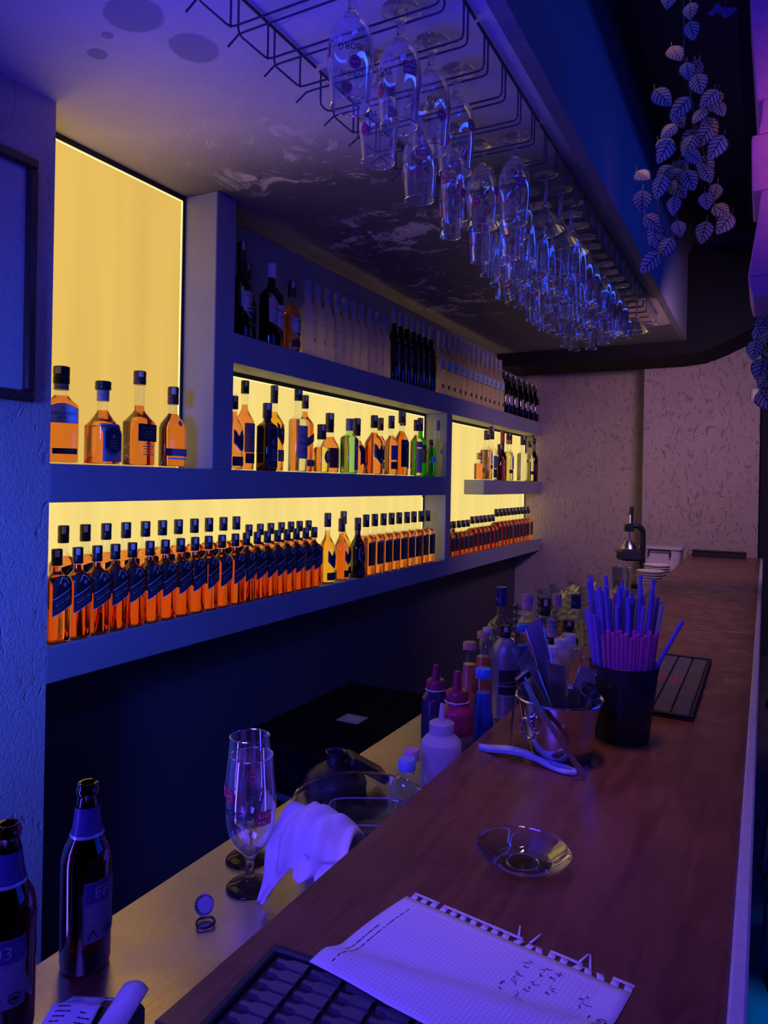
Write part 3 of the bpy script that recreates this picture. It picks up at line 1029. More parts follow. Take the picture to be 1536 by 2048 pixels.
wr = make_bottle('bourbon_flask', 'flat round-shouldered bourbon bottle with grey strip label beside the white post', sWR, M_CLEAR, L_AMBER, 0.192,
                 (0.226, 0.288, 0.0195, C_BROWN), None,
                 [('front_label', [('patch', -0.046, 0.046, 0.042, 0.068, 0, P_MAROON), ('patch', -0.024, 0.046, 0.042, 0.068, 0, P_GREYINK), ('patch', -0.040, 0.040, 0.030, 0.036, 0, P_WHITE)]),
                  ('seal', [('disc', 0.012, 0.158, 0.009, 0.010, P_MAROON), ('disc', 0.012, 0.158, 0.007, 0.008, P_PINKISH)])])
wr.location = (XM, 1.890, Z_MID); wr.rotation_euler.z = -0.10


# ---- middle shelf, centre niche
def put(t, x, y, z, rz=0.0):
    t.location = (x, y, z); t.rotation_euler.z = rz
    return t


XMF, XMB = -1.842, -1.908
put(make_bottle('blended_whisky_bottle', 'amber bottle with blue shield label half hidden at left edge of centre niche', sCS, M_CLEAR, L_AMBER, 0.228, (0.238, 0.29, 0.0168, C_BROWN), None, chivas(sCS, 1.0)), XMF, 2.192, Z_MID, 0.1)
sTL = Shape(0.335, 0.042, 0.195, 0.262, 0.0145, 2.0)
put(make_bottle('malt_whisky_bottle', 'tall malt bottle with rose paper label and black cap, centre niche left', sTL, M_CLEAR, L_AMBER, 0.272, (0.318, 0.372, 0.0170, C_BLACK), None,
                [('front_label', [('patch', -0.033, 0.033, 0.075, 0.195, 0, P_PINKISH), ('text', 'TALISKER', 0.0125, 0, 0.158, 0, P_INK, 0.85)] + lines(-0.02, 0.02, 0.14, 0.009, 3, 0.0015, P_INK)),
                 ('base_label', [('patch', -0.030, 0.030, 0.03, 0.072, 0, P_MAROON)])]), XMB + 0.003, 2.335, Z_MID, 0.05)
sDK = Shape(0.235, 0.035, 0.185, 0.212, 0.0165, 6.0)
put(make_bottle('dark_square_bottle', 'dark square bottle with tall navy label in front of the gold-necked malts', sDK, M_DARK_T, L_RED, 0.19, (0.222, 0.284, 0.0195, C_BROWN), None,
                [('front_label', [('patch', -0.031, 0.031, 0.012, 0.182, 0, P_GREYINK), ('patch', -0.030, 0.030, 0.014, 0.180, 0, P_NAVY), ('text', 'K', 0.034, 0, 0.12, 0, P_PALEBLUE)] + lines(-0.02, 0.02, 0.085, 0.01, 5, 0.002, P_PALEBLUE))]),
    XMF, 2.405, Z_MID, 0.0)
sGF = Shape(0.335, 0.042, 0.205, 0.268, 0.0150, 3.0)
put(make_bottle('malt_whisky_bottle', 'golden malt bottle with navy shield label behind the dark square bottle', sGF, M_CLEAR, L_GOLD, 0.262, [(0.300, 0.330, 0.0165, P_NAVY), (0.3305, 0.377, 0.0168, C_BROWN)], None,
                [('front_label', shield(0.165, 0.033, 0.05, P_NAVY, P_GOLD) + [('text', 'GLEN', 0.014, 0, 0.170, 0, P_WHITE)]),
                 ('base_label', [('patch', -0.03, 0.03, 0.045, 0.095, 0, P_GREYINK)])]), XMB + 0.003, 2.535, Z_MID, 0.2)
sFG = Shape(0.335, 0.043, 0.225, 0.262, 0.0165, 2.0)
put(make_bottle('gin_bottle', 'clear gin bottle with grey printed label and black cap', sFG, M_CLEAR, L_CLEAR, 0.235, (0.318, 0.369, 0.0185, C_BLACK), None,
                [('front_label', [('patch', -0.035, 0.035, 0.06, 0.205, 0, P_GREYINK), ('patch', -0.033, 0.033, 0.062, 0.203, 0, P_PINKISH), ('text', 'FORDS', 0.019, 0, 0.125, 0, P_INK), ('patch', -0.03, 0.03, 0.155, 0.158, 0, P_INK)] + lines(-0.025, 0.025, 0.10, 0.01, 3, 0.002, P_INK))]),
    XMF + 0.002, 2.625, Z_MID, 0.0)
sJG = Shape(0.335, 0.036, 0.225, 0.272, 0.0140, 5.0)
put(make_bottle('whisky_bottle', 'amber square bottle with slanted blue label behind the clear gin', sJG, M_CLEAR, L_AMBER, 0.285, (0.300, 0.362, 0.0165, C_BROWN), None,
                [('slanted_label', [('patch', -0.032, 0.032, 0.135, 0.175, 0.5, P_GOLD), ('patch', -0.032, 0.032, 0.138, 0.172, 0.5, P_BLUE), ('text', 'BLUE', 0.012, 0, 0.155, 0.5, P_GOLD)]),
                 ('base_label', [('patch', -0.03, 0.03, 0.03, 0.06, 0, P_BLUE)])]), XMB + 0.002, 2.775, Z_MID, 0.05)
sTQ = Shape(0.165, 0.036, 0.11, 0.14, 0.017, 2.5)
put(make_bottle('small_tequila_bottle', 'short clear bottle with gold swirls and dark faceted stopper', sTQ, M_CLEAR, L_PALE, 0.12, (0.158, 0.228, 0.0215, C_BROWN), None,
                [('front_label', [('disc', 0.0, 0.075, 0.022, 0.032, P_GOLD), ('disc', 0.002, 0.075, 0.015, 0.024, P_CREAM), ('patch', -0.016, 0.016, 0.070, 0.080, 0.3, P_GOLD)])]), XMF, 2.822, Z_MID, 0.0)
sRB = Shape(0.250, 0.049, 0.118, 0.200, 0.0185, 2.0)
put(make_bottle('round_bourbon_bottle', 'broad orange bottle with maroon and blue labels, middle of centre niche', sRB, M_CLEAR, L_AMBER, 0.180, [(0.203, 0.224, 0.021, C_BROWN), (0.2245, 0.298, 0.0215, C_BLACK)], None,
                [('front_label', [('patch', -0.046, 0.006, 0.028, 0.125, 0, P_MAROON)]), ('side_label', [('patch', 0.012, 0.046, 0.028, 0.150, 0, P_BLUE)] + lines(0.016, 0.042, 0.12, 0.014, 5, 0.004, P_NAVY))]),
    XMB + 0.006, 2.985, Z_MID, 0.0)
sBS = Shape(0.245, 0.044, 0.175, 0.208, 0.0165, 5.0, 0.8)
put(make_bottle('gin_bottle', 'pale green square gin bottle with blue oval label', sBS, M_GREEN_T, L_CLEAR, 0.19, (0.215, 0.275, 0.0185, C_GREY), None,
                [('front_label', [('patch', -0.006, 0.034, 0.020, 0.175, 0, P_BLUE), ('disc', 0.014, 0.125, 0.013, 0.035, P_SILVER), ('disc', 0.014, 0.125, 0.010, 0.030, P_BLUE), ('text', 'B', 0.03, 0.014, 0.125, 0, P_WHITE)] + lines(0.0, 0.028, 0.08, 0.012, 4, 0.003, P_SILVER))]),
    XMF + 0.010, 3.056, Z_MID, 0.0)
put(make_bottle('round_bourbon_bottle', 'broad orange bottle with one ragged blue label right of the green gin', sRB, M_CLEAR, L_AMBER, 0.178, [(0.203, 0.222, 0.021, C_BROWN), (0.2225, 0.295, 0.0215, C_BLACK)], None,
                [('front_label', [('poly', -0.030, 0.046, lambda u: 0.045 + 0.012 * sin(9 * u), lambda u: 0.145 + 0.010 * sin(11 * u), P_NAVY), ('patch', 0.008, 0.046, 0.048, 0.142, 0, P_BLUE)])]), XMB + 0.005, 3.250, Z_MID, 0.1)
put(make_bottle('malt_whisky_bottle', 'orange bottle with wide dark shield label beside its blue-labelled neighbour', Shape(0.275, 0.047, 0.165, 0.235, 0.0165, 3.0), M_CLEAR, L_AMBER, 0.225, (0.250, 0.317, 0.0195, C_BLACK), None,
                [('front_label', shield(0.110, 0.044, 0.055, P_NAVY, P_GOLD) + [('text', 'GLEN', 0.017, 0, 0.118, 0, P_GREYINK), ('disc', 0, 0.082, 0.008, 0.008, P_PALEBLUE)])]), XMF - 0.003, 3.335, Z_MID, 0.0)
for y, hgt, lb, lq, lab, cm in ((3.530, 0.272, P_NAVY, L_AMBER, 'amber bottle with narrow navy label and speckled brown cap', C_BROWN),
                                (3.512, 0.280, P_BLUE, L_AMBER, 'amber bottle with blue and maroon label left of the black-shouldered pair', C_BROWN)):
    s_ = Shape(hgt, 0.038, 0.175, 0.225, 0.0145, 2.0)
    put(make_bottle('whisky_bottle', lab, s_, M_CLEAR, lq, 0.22, (hgt - 0.02, hgt + 0.05, 0.0175, cm), None,
                    [('front_label', [('patch', -0.033, 0.033, 0.085, 0.165, 0, lb)] + lines(-0.02, 0.02, 0.14, 0.014, 4, 0.004, P_GREYINK)), ('base_label', [('patch', -0.033, 0.033, 0.035, 0.075, 0, P_MAROON)])]),
        XMF - (0.070 if hgt < 0.275 else -0.008), y, Z_MID, 0.0)
sJM = Shape(0.335, 0.039, 0.205, 0.262, 0.0150, 2.0)
put(make_bottle('irish_whiskey_bottle', 'amber irish whiskey with black label on the left of the pair', sJM, M_CLEAR, L_AMBER, 0.255, (0.300, 0.371, 0.0175, C_BROWN), None,
                [('front_label', [('patch', -0.034, 0.034, 0.05, 0.205, 0, P_BLACK), ('text', 'JAMESON', 0.0138, 0, 0.185, 0, P_WHITE, 0.85)] + lines(-0.02, 0.02, 0.15, 0.018, 4, 0.004, P_GREYINK))]), XMF, 3.650, Z_MID, 0.0)
put(make_bottle('malt_whisky_bottle', 'golden bottle with dark cap seal and banded white label', sJM, M_CLEAR, L_GOLD, 0.262, (0.300, 0.387, 0.0185, C_BLACK), None,
                [('front_label', [('patch', -0.034, 0.034, 0.045, 0.205, 0, P_NAVY), ('patch', -0.034, 0.034, 0.135, 0.19, 0, P_PINKISH), ('patch', -0.034, 0.034, 0.085, 0.115, 0, P_GOLD)])]), XMB - 0.003, 3.805, Z_MID, 0.1)
put(make_bottle('tequila_bottle', 'pale bottle with cream floral label left of the green one', Shape(0.30, 0.036, 0.205, 0.245, 0.0145, 2.0), M_CLEAR, L_PALE, 0.245, (0.270, 0.335, 0.0175, C_BROWN), None,
                [('front_label', [('patch', -0.031, 0.031, 0.02, 0.165, 0, P_CREAM), ('patch', -0.031, 0.031, 0.17, 0.205, 0, P_PINKISH), ('text', 'GOLD', 0.014, 0, 0.187, 0, P_MAROON), ('patch', -0.004, 0.0, 0.03, 0.15, 0.3, P_GOLD), ('patch', 0.006, 0.010, 0.03, 0.13, -0.3, P_GOLD)])]), XMF + 0.008, 3.835, Z_MID, 0.0)
put(make_bottle('irish_whiskey_bottle', 'green-shouldered irish whiskey with black cap beside the niche end', sJM, M_GREEN_D, L_GREEN, 0.25, (0.285, 0.367, 0.0180, C_BLACK), None,
                [('front_label', [('patch', -0.034, 0.034, 0.085, 0.20, 0, P_GREYINK), ('text', 'JAMESON', 0.0138, 0, 0.185, 0, P_INK, 0.85), ('patch', -0.03, 0.03, 0.10, 0.165, 0, P_PINKISH)])]), XMB - 0.002, 4.050, Z_MID, 0.0)
put(make_bottle('liqueur_bottle', 'small bright green bottle near the end of the centre niche', Shape(0.215, 0.030, 0.150, 0.19, 0.012, 2.0), M_GREEN_D, L_GREEN, 0.19, (0.195, 0.230, 0.014, C_BLACK), None,
                [('front_label', [('patch', -0.025, 0.025, 0.09, 0.125, 0, P_PALEBLUE)])]), XMF + 0.014, 4.035, Z_MID, 0.0)
put(make_bottle('liqueur_bottle', 'clear slim bottle with grey cap, last in the centre niche', Shape(0.315, 0.034, 0.19, 0.25, 0.0145, 2.0), M_CLEAR, L_CLEAR, 0.24, (0.295, 0.357, 0.0165, C_GREY), None,
                [('front_label', [('disc', 0, 0.16, 0.014, 0.020, P_PALEBLUE)])]), XMF + 0.004, 4.148, Z_MID, 0.0)

# ---- floating shelf, right niche
Z_FL = 1.655
sAB = Shape(0.27, 0.040, 0.19, 0.235, 0.0150, 2.0)
put(make_bottle('small_amber_bottle', 'small amber bottle at the left end of the floating shelf', Shape(0.15, 0.034, 0.115, 0.135, 0.016, 4.0), M_CLEAR, L_AMBER, 0.12, (0.150, 0.198, 0.021, P_GOLD), None, [('front_label', [('disc', 0, 0.07, 0.016, 0.022, P_MAROON)])]), XMF - 0.01, 4.945, Z_FL)
put(make_bottle('rose_gin_bottle', 'tall clear bottle with pale square label, second on the floating shelf', Shape(0.315, 0.045, 0.215, 0.262, 0.0165, 3.0), M_CLEAR, L_ROSE, 0.225, (0.300, 0.372, 0.020, C_BROWN), None,
                [('front_label', [('patch', -0.022, 0.030, 0.12, 0.205, 0, P_WHITE), ('patch', -0.022, 0.030, 0.085, 0.115, 0, P_NAVY)])]), XMF, 5.065, Z_FL)
put(make_bottle('blue_label_gin_bottle', 'clear bottle with tall blue label and dark cap on the floating shelf', Shape(0.325, 0.043, 0.215, 0.27, 0.0165, 3.0), M_CLEAR, L_CLEAR, 0.225, (0.310, 0.408, 0.020, C_BLACK), None,
                [('front_label', [('patch', -0.036, 0.020, 0.09, 0.185, 0, P_BLUE), ('patch', -0.036, 0.012, 0.02, 0.085, 0, P_NAVY)])]), XMF + 0.004, 5.165, Z_FL)
put(make_bottle('orange_liqueur_bottle', 'flat brown bottle with round orange front on the floating shelf', Shape(0.23, 0.052, 0.155, 0.20, 0.0165, 4.0, 0.7), M_BROWN_T, L_RED, 0.165, (0.2, 0.285, 0.019, C_BLACK), None,
                [('front_label', [('disc', 0.006, 0.085, 0.038, 0.055, P_RED), ('disc', 0.006, 0.085, 0.026, 0.042, C_ORANGE)])]), XMF, 5.37, Z_FL)
put(make_bottle('dark_liqueur_bottle', 'very dark long-necked bottle in the middle of the floating shelf', Shape(0.35, 0.036, 0.18, 0.25, 0.0145, 2.0), M_DARK_T, L_RED, 0.24, (0.30, 0.402, 0.0175, C_RED), (0.25, 0.30, C_BLACK)), XMF - 0.015, 5.475, Z_FL)
for y, hh, lab in ((5.575, 0.36, 'clear bottle with white label and black moon, left on floating shelf'), (6.165, 0.33, 'clear bottle with white label and black moon beside the dark wine')):
    put(make_bottle('white_rum_bottle', lab, Shape(hh, 0.040, 0.20, 0.255, 0.0150, 2.0), M_CLEAR, L_PALE, 0.235, (hh - 0.03, hh + 0.025, 0.0175, C_BLACK), None,
                    [('front_label', [('patch', -0.018, 0.034, 0.095, 0.225, 0, P_WHITE), ('disc', 0.010, 0.145, 0.018, 0.028, P_BLACK), ('patch', -0.034, 0.034, 0.06, 0.09, 0, P_NAVY), ('patch', -0.010, 0.034, 0.015, 0.055, 0, P_CREAM)])]), XMF + 0.002, y, Z_FL)
put(make_bottle('vodka_bottle', 'clear round bottle with wide red cap on the floating shelf', Shape(0.31, 0.042, 0.22, 0.268, 0.020, 2.0), M_CLEAR, L_CLEAR, 0.24, (0.305, 0.386, 0.026, C_RED), None, [('front_label', [('patch', -0.03, 0.03, 0.10, 0.20, 0, P_MAROON)])]), XMB + 0.02, 5.735, Z_FL)
put(make_bottle('vodka_bottle', 'clear square bottle with small blue print on the floating shelf', Shape(0.32, 0.043, 0.225, 0.27, 0.0165, 4.0), M_CLEAR, L_CLEAR, 0.24, (0.310, 0.391, 0.020, C_BLACK), None, [('front_label', [('patch', -0.014, 0.03, 0.16, 0.185, 0, P_BLUE)])]), XMF, 5.965, Z_FL)
put(make_bottle('wine_bottle', 'dark wine bottle at the back-wall end of the floating shelf', Shape(0.40, 0.038, 0.20, 0.28, 0.0145, 2.0), M_DARK_T, L_RED, 0.29, (0.345, 0.427, 0.0165, C_BLACK), None, [('front_label', [('patch', -0.03, 0.03, 0.06, 0.15, 0, P_MAROON)])]), XMF + 0.002, 6.295, Z_FL)

# ---- top shelf
sC3 = Shape(0.345, 0.045, 0.19, 0.262, 0.0165, 2.0)
cbig = put(make_bottle('blended_whisky_bottle', 'large dark whisky bottle with silver shield label at left end of top shelf', sC3, M_DARK_T, L_RED, 0.262, (0.300, 0.378, 0.0185, C_BROWN), None,
                       [('front_label', shield(0.135, 0.036, 0.058, P_NAVY, P_SILVER) + [('poly', -0.03, 0.03, lambda u: 0.10, lambda u: 0.178, P_SILVER), ('text', 'CHIVAS', 0.0145, 0, 0.160, 0, P_INK), ('text', '&', 0.028, 0, 0.130, 0, P_INK), ('patch', -0.02, 0.02, 0.108, 0.113, 0, P_INK)]),
                        ('base_label', [('text', 'XII', 0.018, 0, 0.055, 0, P_GOLD)])]), XMF, 2.222, Z_UP, 0.12)
copy_thing(ch, 'shorter dark-capped whisky bottle hidden behind the large ones on top shelf', (XB, 2.345, Z_UP), 0.0)
sBL = Shape(0.30, 0.050, 0.205, 0.262, 0.0165, 3.0, 0.85)
put(make_bottle('scotch_bottle', 'dark bottle with white cap and big white pointed label on top shelf', sBL, M_DARK_T, L_RED, 0.22, (0.285, 0.345, 0.0200, C_WHITE), None,
                [('front_label', [('poly', -0.046, 0.046, lambda u: 0.092 - 0.030 * u, lambda u: 0.215 - 0.050 * sin(pi * u * 0.72), P_PINKISH), ('poly', -0.010, 0.046, lambda u: 0.080 - 0.022 * u, lambda u: 0.165 + 0.015 * u, P_WHITE),
                                  ('text', "Ballantine's", 0.0165, 0.012, 0.146, 0, P_INK, 0.75)] + lines(-0.004, 0.038, 0.125, 0.008, 2, 0.0015, P_INK))]), XMF + 0.003, 2.415, Z_UP, 0.0)
sC4 = Shape(0.285, 0.040, 0.155, 0.215, 0.0155, 2.0)
put(make_bottle('blended_whisky_bottle', 'orange whisky bottle with silver shield label before the frosted row', sC4, M_CLEAR, L_AMBER, 0.215, (0.238, 0.312, 0.0180, C_BROWN), None,
                [('front_label', shield(0.110, 0.031, 0.048, P_NAVY, P_SILVER) + [('poly', -0.026, 0.026, lambda u: 0.082, lambda u: 0.146, P_SILVER), ('text', 'CHIVAS', 0.012, 0, 0.132, 0, P_INK), ('text', '&', 0.022, 0, 0.106, 0, P_INK)]),
                 ('base_label', [('patch', -0.03, 0.03, 0.02, 0.05, 0, P_MAROON)])]), XMF, 2.565, Z_UP, 0.0)
sTK = Shape(0.325, 0.0375, 0.200, 0.262, 0.0155, 2.0)
tk = make_bottle('frosted_raki_bottle', 'x', sTK, M_FROST, None, 0, (0.275, 0.347, 0.0180, C_GREY), None,
                 [('front_print', [('text', 'Tekirdağ', 0.0155, 0, 0.155, 0, P_GREYINK, 0.85), ('patch', -0.03, 0.03, 0.098, 0.0990, 0, P_GREYINK), ('disc', 0.008, 0.075, 0.007, 0.009, P_INK), ('disc', 0.012, 0.078, 0.006, 0.008, M_FROST)])], 20)
row(tk, True, [2.690 + 0.0815 * i for i in range(10)], XMF, Z_UP, 'frosted pale bottle with grey cap in the top shelf row, {} from left', 'frosted bottles with grey caps')
for i, y in enumerate((2.975, 3.30)):
    copy_thing(tk, 'frosted pale bottle peeping out behind the front row, ' + ('nearer' if i == 0 else 'farther') + ' of the two', (XB - 0.003, y, Z_UP), 0.3, 'frosted bottles with grey caps')
sDR = Shape(0.36, 0.036, 0.21, 0.30, 0.0150, 2.0)
dr = make_bottle('dark_raki_bottle', 'x', sDR, M_DARK_T, L_CLEAR, 0.25, (0.325, 0.405, 0.0175, C_GREY), None,
                 [('front_print', [('patch', -0.012, 0.022, 0.03, 0.235, 0, P_GREYINK), ('text', 'EFE', 0.020, 0.006, 0.205, 0, P_INK, 0.7), ('disc', 0.006, 0.07, 0.013, 0.03, P_SILVER), ('patch', -0.006, 0.018, 0.105, 0.19, 0, P_NAVY)])], 20)
row(dr, True, [3.540, 3.622, 3.704, 3.786, 3.868, 3.950, 4.032], XMF, Z_UP, 'dark bottle with silver vertical print in the top shelf row, {} from left', 'dark bottles with silver print')
sFE = Shape(0.36, 0.040, 0.225, 0.290, 0.0160, 2.0)
fe = make_bottle('yellow_frosted_bottle', 'x', sFE, M_FROSTY, None, 0, (0.310, 0.405, 0.0185, C_GREY), None,
                 [('front_label', [('poly', -0.034, 0.034, lambda u: 0.165, lambda u: 0.215 + 0.022 * u + 0.006 * sin(9 * u), P_PALEBLUE), ('patch', -0.034, 0.034, 0.160, 0.165, 0, P_NAVY), ('text', 'EFE', 0.030, 0.0, 0.190, 0, P_NAVY)]),
                  ('base_label', [('patch', -0.030, -0.018, 0.04, 0.065, 0, P_BLACK)])], 20)
row(fe, True, [4.165 + 0.0975 * i for i in range(13)], XMF, Z_UP, 'yellowish frosted bottle with blue-white letter label on top shelf, {} from left', 'yellowish frosted bottles with letter labels', 0.25)
sDX = Shape(0.30, 0.038, 0.19, 0.245, 0.0150, 2.0)
dx = make_bottle('dark_spirit_bottle', 'x', sDX, M_DARK_T, L_RED, 0.2, (0.27, 0.33, 0.0175, C_BLACK), None, [('front_label', [('patch', -0.03, 0.03, 0.07, 0.15, 0, P_GREYINK)])], 18)
row(dx, True, [5.455, 5.555, 5.70, 5.86, 6.01, 6.16, 6.30], XMF, Z_UP, 'dark bottle at the far shadowed end of the top shelf, {} after the frosted ones', 'dark bottles at the far end of top shelf')

# ------------------------------------------------------------------ overhead glass racks and the glasses in them
Z_WIRE = 2.600
CH0, PITCH = 1.205, 0.1295
XL, XR = -1.03, -0.598
GAP = 0.0125


def chan(k):
    return CH0 + PITCH * k


def rack(k0, k1, lab):
    """one wire rack with channels k0..k1-1"""
    y0, y1 = chan(k0) - PITCH / 2, chan(k1) - PITCH / 2
    yc = (y0 + y1) / 2
    t = thing('glass_rack', lab, 'glass rack', ((XL + XR) / 2, yc, Z_CEIL), 0, 'black wire glass racks under the ceiling')
    o = Vector(((XL + XR) / 2, yc, Z_CEIL))
    for x in (XL, XR):
        m = MB(); m.tube([Vector((x, y0 + 0.01, Z_CEIL - 0.006)) - o, Vector((x, y1 - 0.01, Z_CEIL - 0.006)) - o], 0.0037, M_BLACKMETAL, 8)
        m.build('rail', t)
    r = 0.0025
    for k in range(k0, k1 + 1):
        a = chan(k - 1) + GAP if k > k0 else y0 + 0.015
        b = chan(k) - GAP if k < k1 else y1 - 0.015
        if k > k0:     # wire with the free, bent-down tip
            pts = [(XL - 0.028, a, Z_WIRE - 0.020), (XL + 0.002, a, Z_WIRE - 0.001), (XL + 0.02, a, Z_WIRE), (XR - 0.012, a, Z_WIRE), (XR - 0.003, a, Z_WIRE + 0.003), (XR, a, Z_WIRE + 0.012), (XR, a, Z_CEIL - 0.006)]
            m = MB(); m.tube([Vector(p) - o for p in pts], r, M_BLACKMETAL, 6); m.build('wire', t)
        if k < k1:     # wire that turns up to the rail at both ends
            a2 = a
            pts = [(XL, a2, Z_CEIL - 0.006), (XL, a2, Z_WIRE + 0.012), (XL, a2 + 0.004, Z_WIRE + 0.002), (XL, a2 + 0.014, Z_WIRE), (XL, b - 0.012, Z_WIRE), (XL + 0.004, b - 0.003, Z_WIRE), (XL + 0.014, b, Z_WIRE),
                   (XR - 0.012, b, Z_WIRE), (XR - 0.003, b, Z_WIRE + 0.003), (XR, b, Z_WIRE + 0.012), (XR, b, Z_CEIL - 0.006)]
            m = MB(); m.tube([Vector(p) - o for p in pts], r, M_BLACKMETAL, 6); m.build('wire', t)
            if k > k0:
                m = MB(); m.tube([Vector((XL, b, Z_WIRE)) - o, Vector((XL, b, Z_CEIL - 0.006)) - o], r, M_BLACKMETAL, 6); m.build('wire', t)
    return t


NEARNESS = ['nearest the viewer', 'second from the viewer', 'third from the viewer', 'fourth from the viewer', 'fifth from the viewer', 'sixth from the viewer', 'farthest away']
for i in range(7):
    rack(-1 + 4 * i, 3 + 4 * i, 'black wire glass rack fixed under the ceiling above the bar, ' + NEARNESS[i])


M_RIM = thin_glass('rim_glass', (0.9, 0.9, 0.92), 0.85, 0.45, 0.08, 1.0)
HS = 1.15          # the hanging glasses are the larger size


def stem_glass(name, lab, foot, bowl, rim_mat=M_GOBLET, branded=False, soda=False):
    """foot: solid profile (z, r) from the foot up to the bowl's base; bowl: (z, r) thin wall"""
    t = thing(name, lab, 'drinking glass')
    m = MB(); m.lathe(smooth_profile(foot, 3), M_SOLID, 22); m.build('stem_and_foot', t)
    pr = smooth_profile(bowl, 4)
    m = MB(); m.lathe(pr, rim_mat, 28, None, True, False)
    m.build('bowl', t)
    zr, rr = bowl[-1]
    m = MB(); m.tube([(rr * cos(2 * pi * i / 28), rr * sin(2 * pi * i / 28), zr) for i in range(28)], 0.0012, M_RIM, 6, True)
    m.build('rim', t)

    def rad(z):
        for a, b in zip(pr, pr[1:]):
            if a[0] <= z <= b[0]:
                return a[1] + (b[1] - a[1]) * (z - a[0]) / max(1e-9, b[0] - a[0])
        return pr[-1][1]

    if branded:
        for q in range(2):
            m = MB()
            a0 = pi * q

            def pl(u, v, zc=0, e=0.0008, a0=a0):
                r = rad(zc + v) + e
                return Vector((r * cos(a0 + u / r), r * sin(a0 + u / r), zc + v))
            zb = 0.132 * zr / 0.213
            put_text(m, 'TUBORG', 0.0155, P_INK, lambda u, v: pl(u, v, zb))
            n = 20
            for (rx, e, mat) in ((0.0105, 0.0008, P_RED), (0.0085, 0.0010, P_PINKISH), (0.0075, 0.0012, P_RED)):
                vs = [pl(0, 0, zb + 0.026, e)] + [pl(rx * cos(2 * pi * i / n), rx * 1.1 * sin(2 * pi * i / n), zb + 0.026, e) for i in range(n)]
                m.add(vs, [(0, i + 1, (i + 1) % n + 1) for i in range(n)], mat)
            m.add([pl(u, v, zb + 0.026, 0.0014) for u, v in ((-0.005, -0.0008), (0.005, -0.0008), (0.005, 0.0008), (-0.005, 0.0008))], [(0, 1, 2, 3)], P_WHITE)
            m.build('printed_name', t)
        for q in range(2):
            m = MB()
            a1 = pi * q + pi / 2

            def pl2(u, v, zc=0, e=0.0008, a0=a1):
                r = rad(zc + v) + e
                return Vector((r * cos(a0 + u / r), r * sin(a0 + u / r), zc + v))
            zc = zb - 0.006
            m.grid(lambda u, v: pl2((u - 0.5) * 0.026, (v - 0.5) * 0.022, zc, 0.0008), 6, 3, P_RED)
            put_text(m, '%100', 0.0105, P_WHITE, lambda u, v: pl2(u, v + 0.004, zc, 0.0012))
            put_text(m, 'MALT', 0.0085, P_WHITE, lambda u, v: pl2(u, v - 0.006, zc, 0.0012))
            m.build('printed_badge', t)
    if soda:
        m = MB()

        def pl3(u, v, zc=0):
            r = rad(zc + v) + 0.0008
            return Vector((r * cos(u / r), r * sin(u / r), zc + v))
        put_text(m, 'EFES', 0.015, P_SILVER, lambda u, v: pl3(u, v, zr * 0.66))
        put_text(m, 'EFES', 0.011, P_SILVER, lambda u, v: pl3(u, v, zr * 0.58))
        m.build('printed_logo', t)
    return t


FOOT = [(0.0, 0.036), (0.0025, 0.0375), (0.006, 0.034), (0.010, 0.022), (0.016, 0.011), (0.026, 0.0075), (0.040, 0.0065), (0.050, 0.0085), (0.057, 0.014), (0.060, 0.015)]
TUB = [(0.0585, 0.012), (0.066, 0.022), (0.085, 0.0335), (0.110, 0.0395), (0.140, 0.0400), (0.180, 0.0365), (0.213, 0.0335)]
SLIM = [(0.0585, 0.011), (0.066, 0.019), (0.085, 0.0275), (0.115, 0.0315), (0.150, 0.0310), (0.190, 0.0285), (0.222, 0.0265)]
FOOT_T = [(0.0, 0.033), (0.002, 0.0345), (0.005, 0.030), (0.009, 0.014), (0.016, 0.0055), (0.045, 0.0042), (0.078, 0.0046), (0.088, 0.008), (0.092, 0.0095)]
MART = [(0.0905, 0.006), (0.097, 0.012), (0.112, 0.024), (0.134, 0.040), (0.152, 0.0525)]
BALL = [(0.0905, 0.008), (0.097, 0.020), (0.112, 0.036), (0.140, 0.0440), (0.170, 0.0415), (0.198, 0.034)]
HIGH = [(0.0585, 0.012), (0.064, 0.022), (0.080, 0.0285), (0.12, 0.0315), (0.165, 0.0325), (0.195, 0.0325)]

P_TUB = stem_glass('beer_goblet', 'x', FOOT, TUB, branded=True)
P_SLIM = stem_glass('slim_beer_goblet', 'x', FOOT, SLIM, branded=True)
P_MART = stem_glass('martini_glass', 'x', FOOT_T, MART)
P_BALL = stem_glass('balloon_glass', 'x', FOOT_T, BALL)
P_HIGH = stem_glass('stemmed_tumbler', 'x', FOOT, HIGH, soda=True)
PROTO = dict(t=P_TUB, s=P_SLIM, m=P_MART, b=P_BALL, h=P_HIGH)
DESC = dict(t='branded beer goblet', s='slim branded beer goblet', m='martini glass', b='balloon wine glass', h='plain stemmed tumbler')
CHW = ['nearest channel', 'second channel', 'third channel', 'fourth channel', 'fifth channel', 'sixth channel', 'seventh channel', 'eighth channel', 'ninth channel', 'tenth channel', 'eleventh channel', 'twelfth channel',
       'thirteenth channel', 'fourteenth channel', 'fifteenth channel', 'sixteenth channel', 'seventeenth channel', 'eighteenth channel', 'nineteenth channel', 'twentieth channel', 'twenty-first channel', 'twenty-second channel']
X4 = (-0.650, -0.745, -0.840, -0.935)
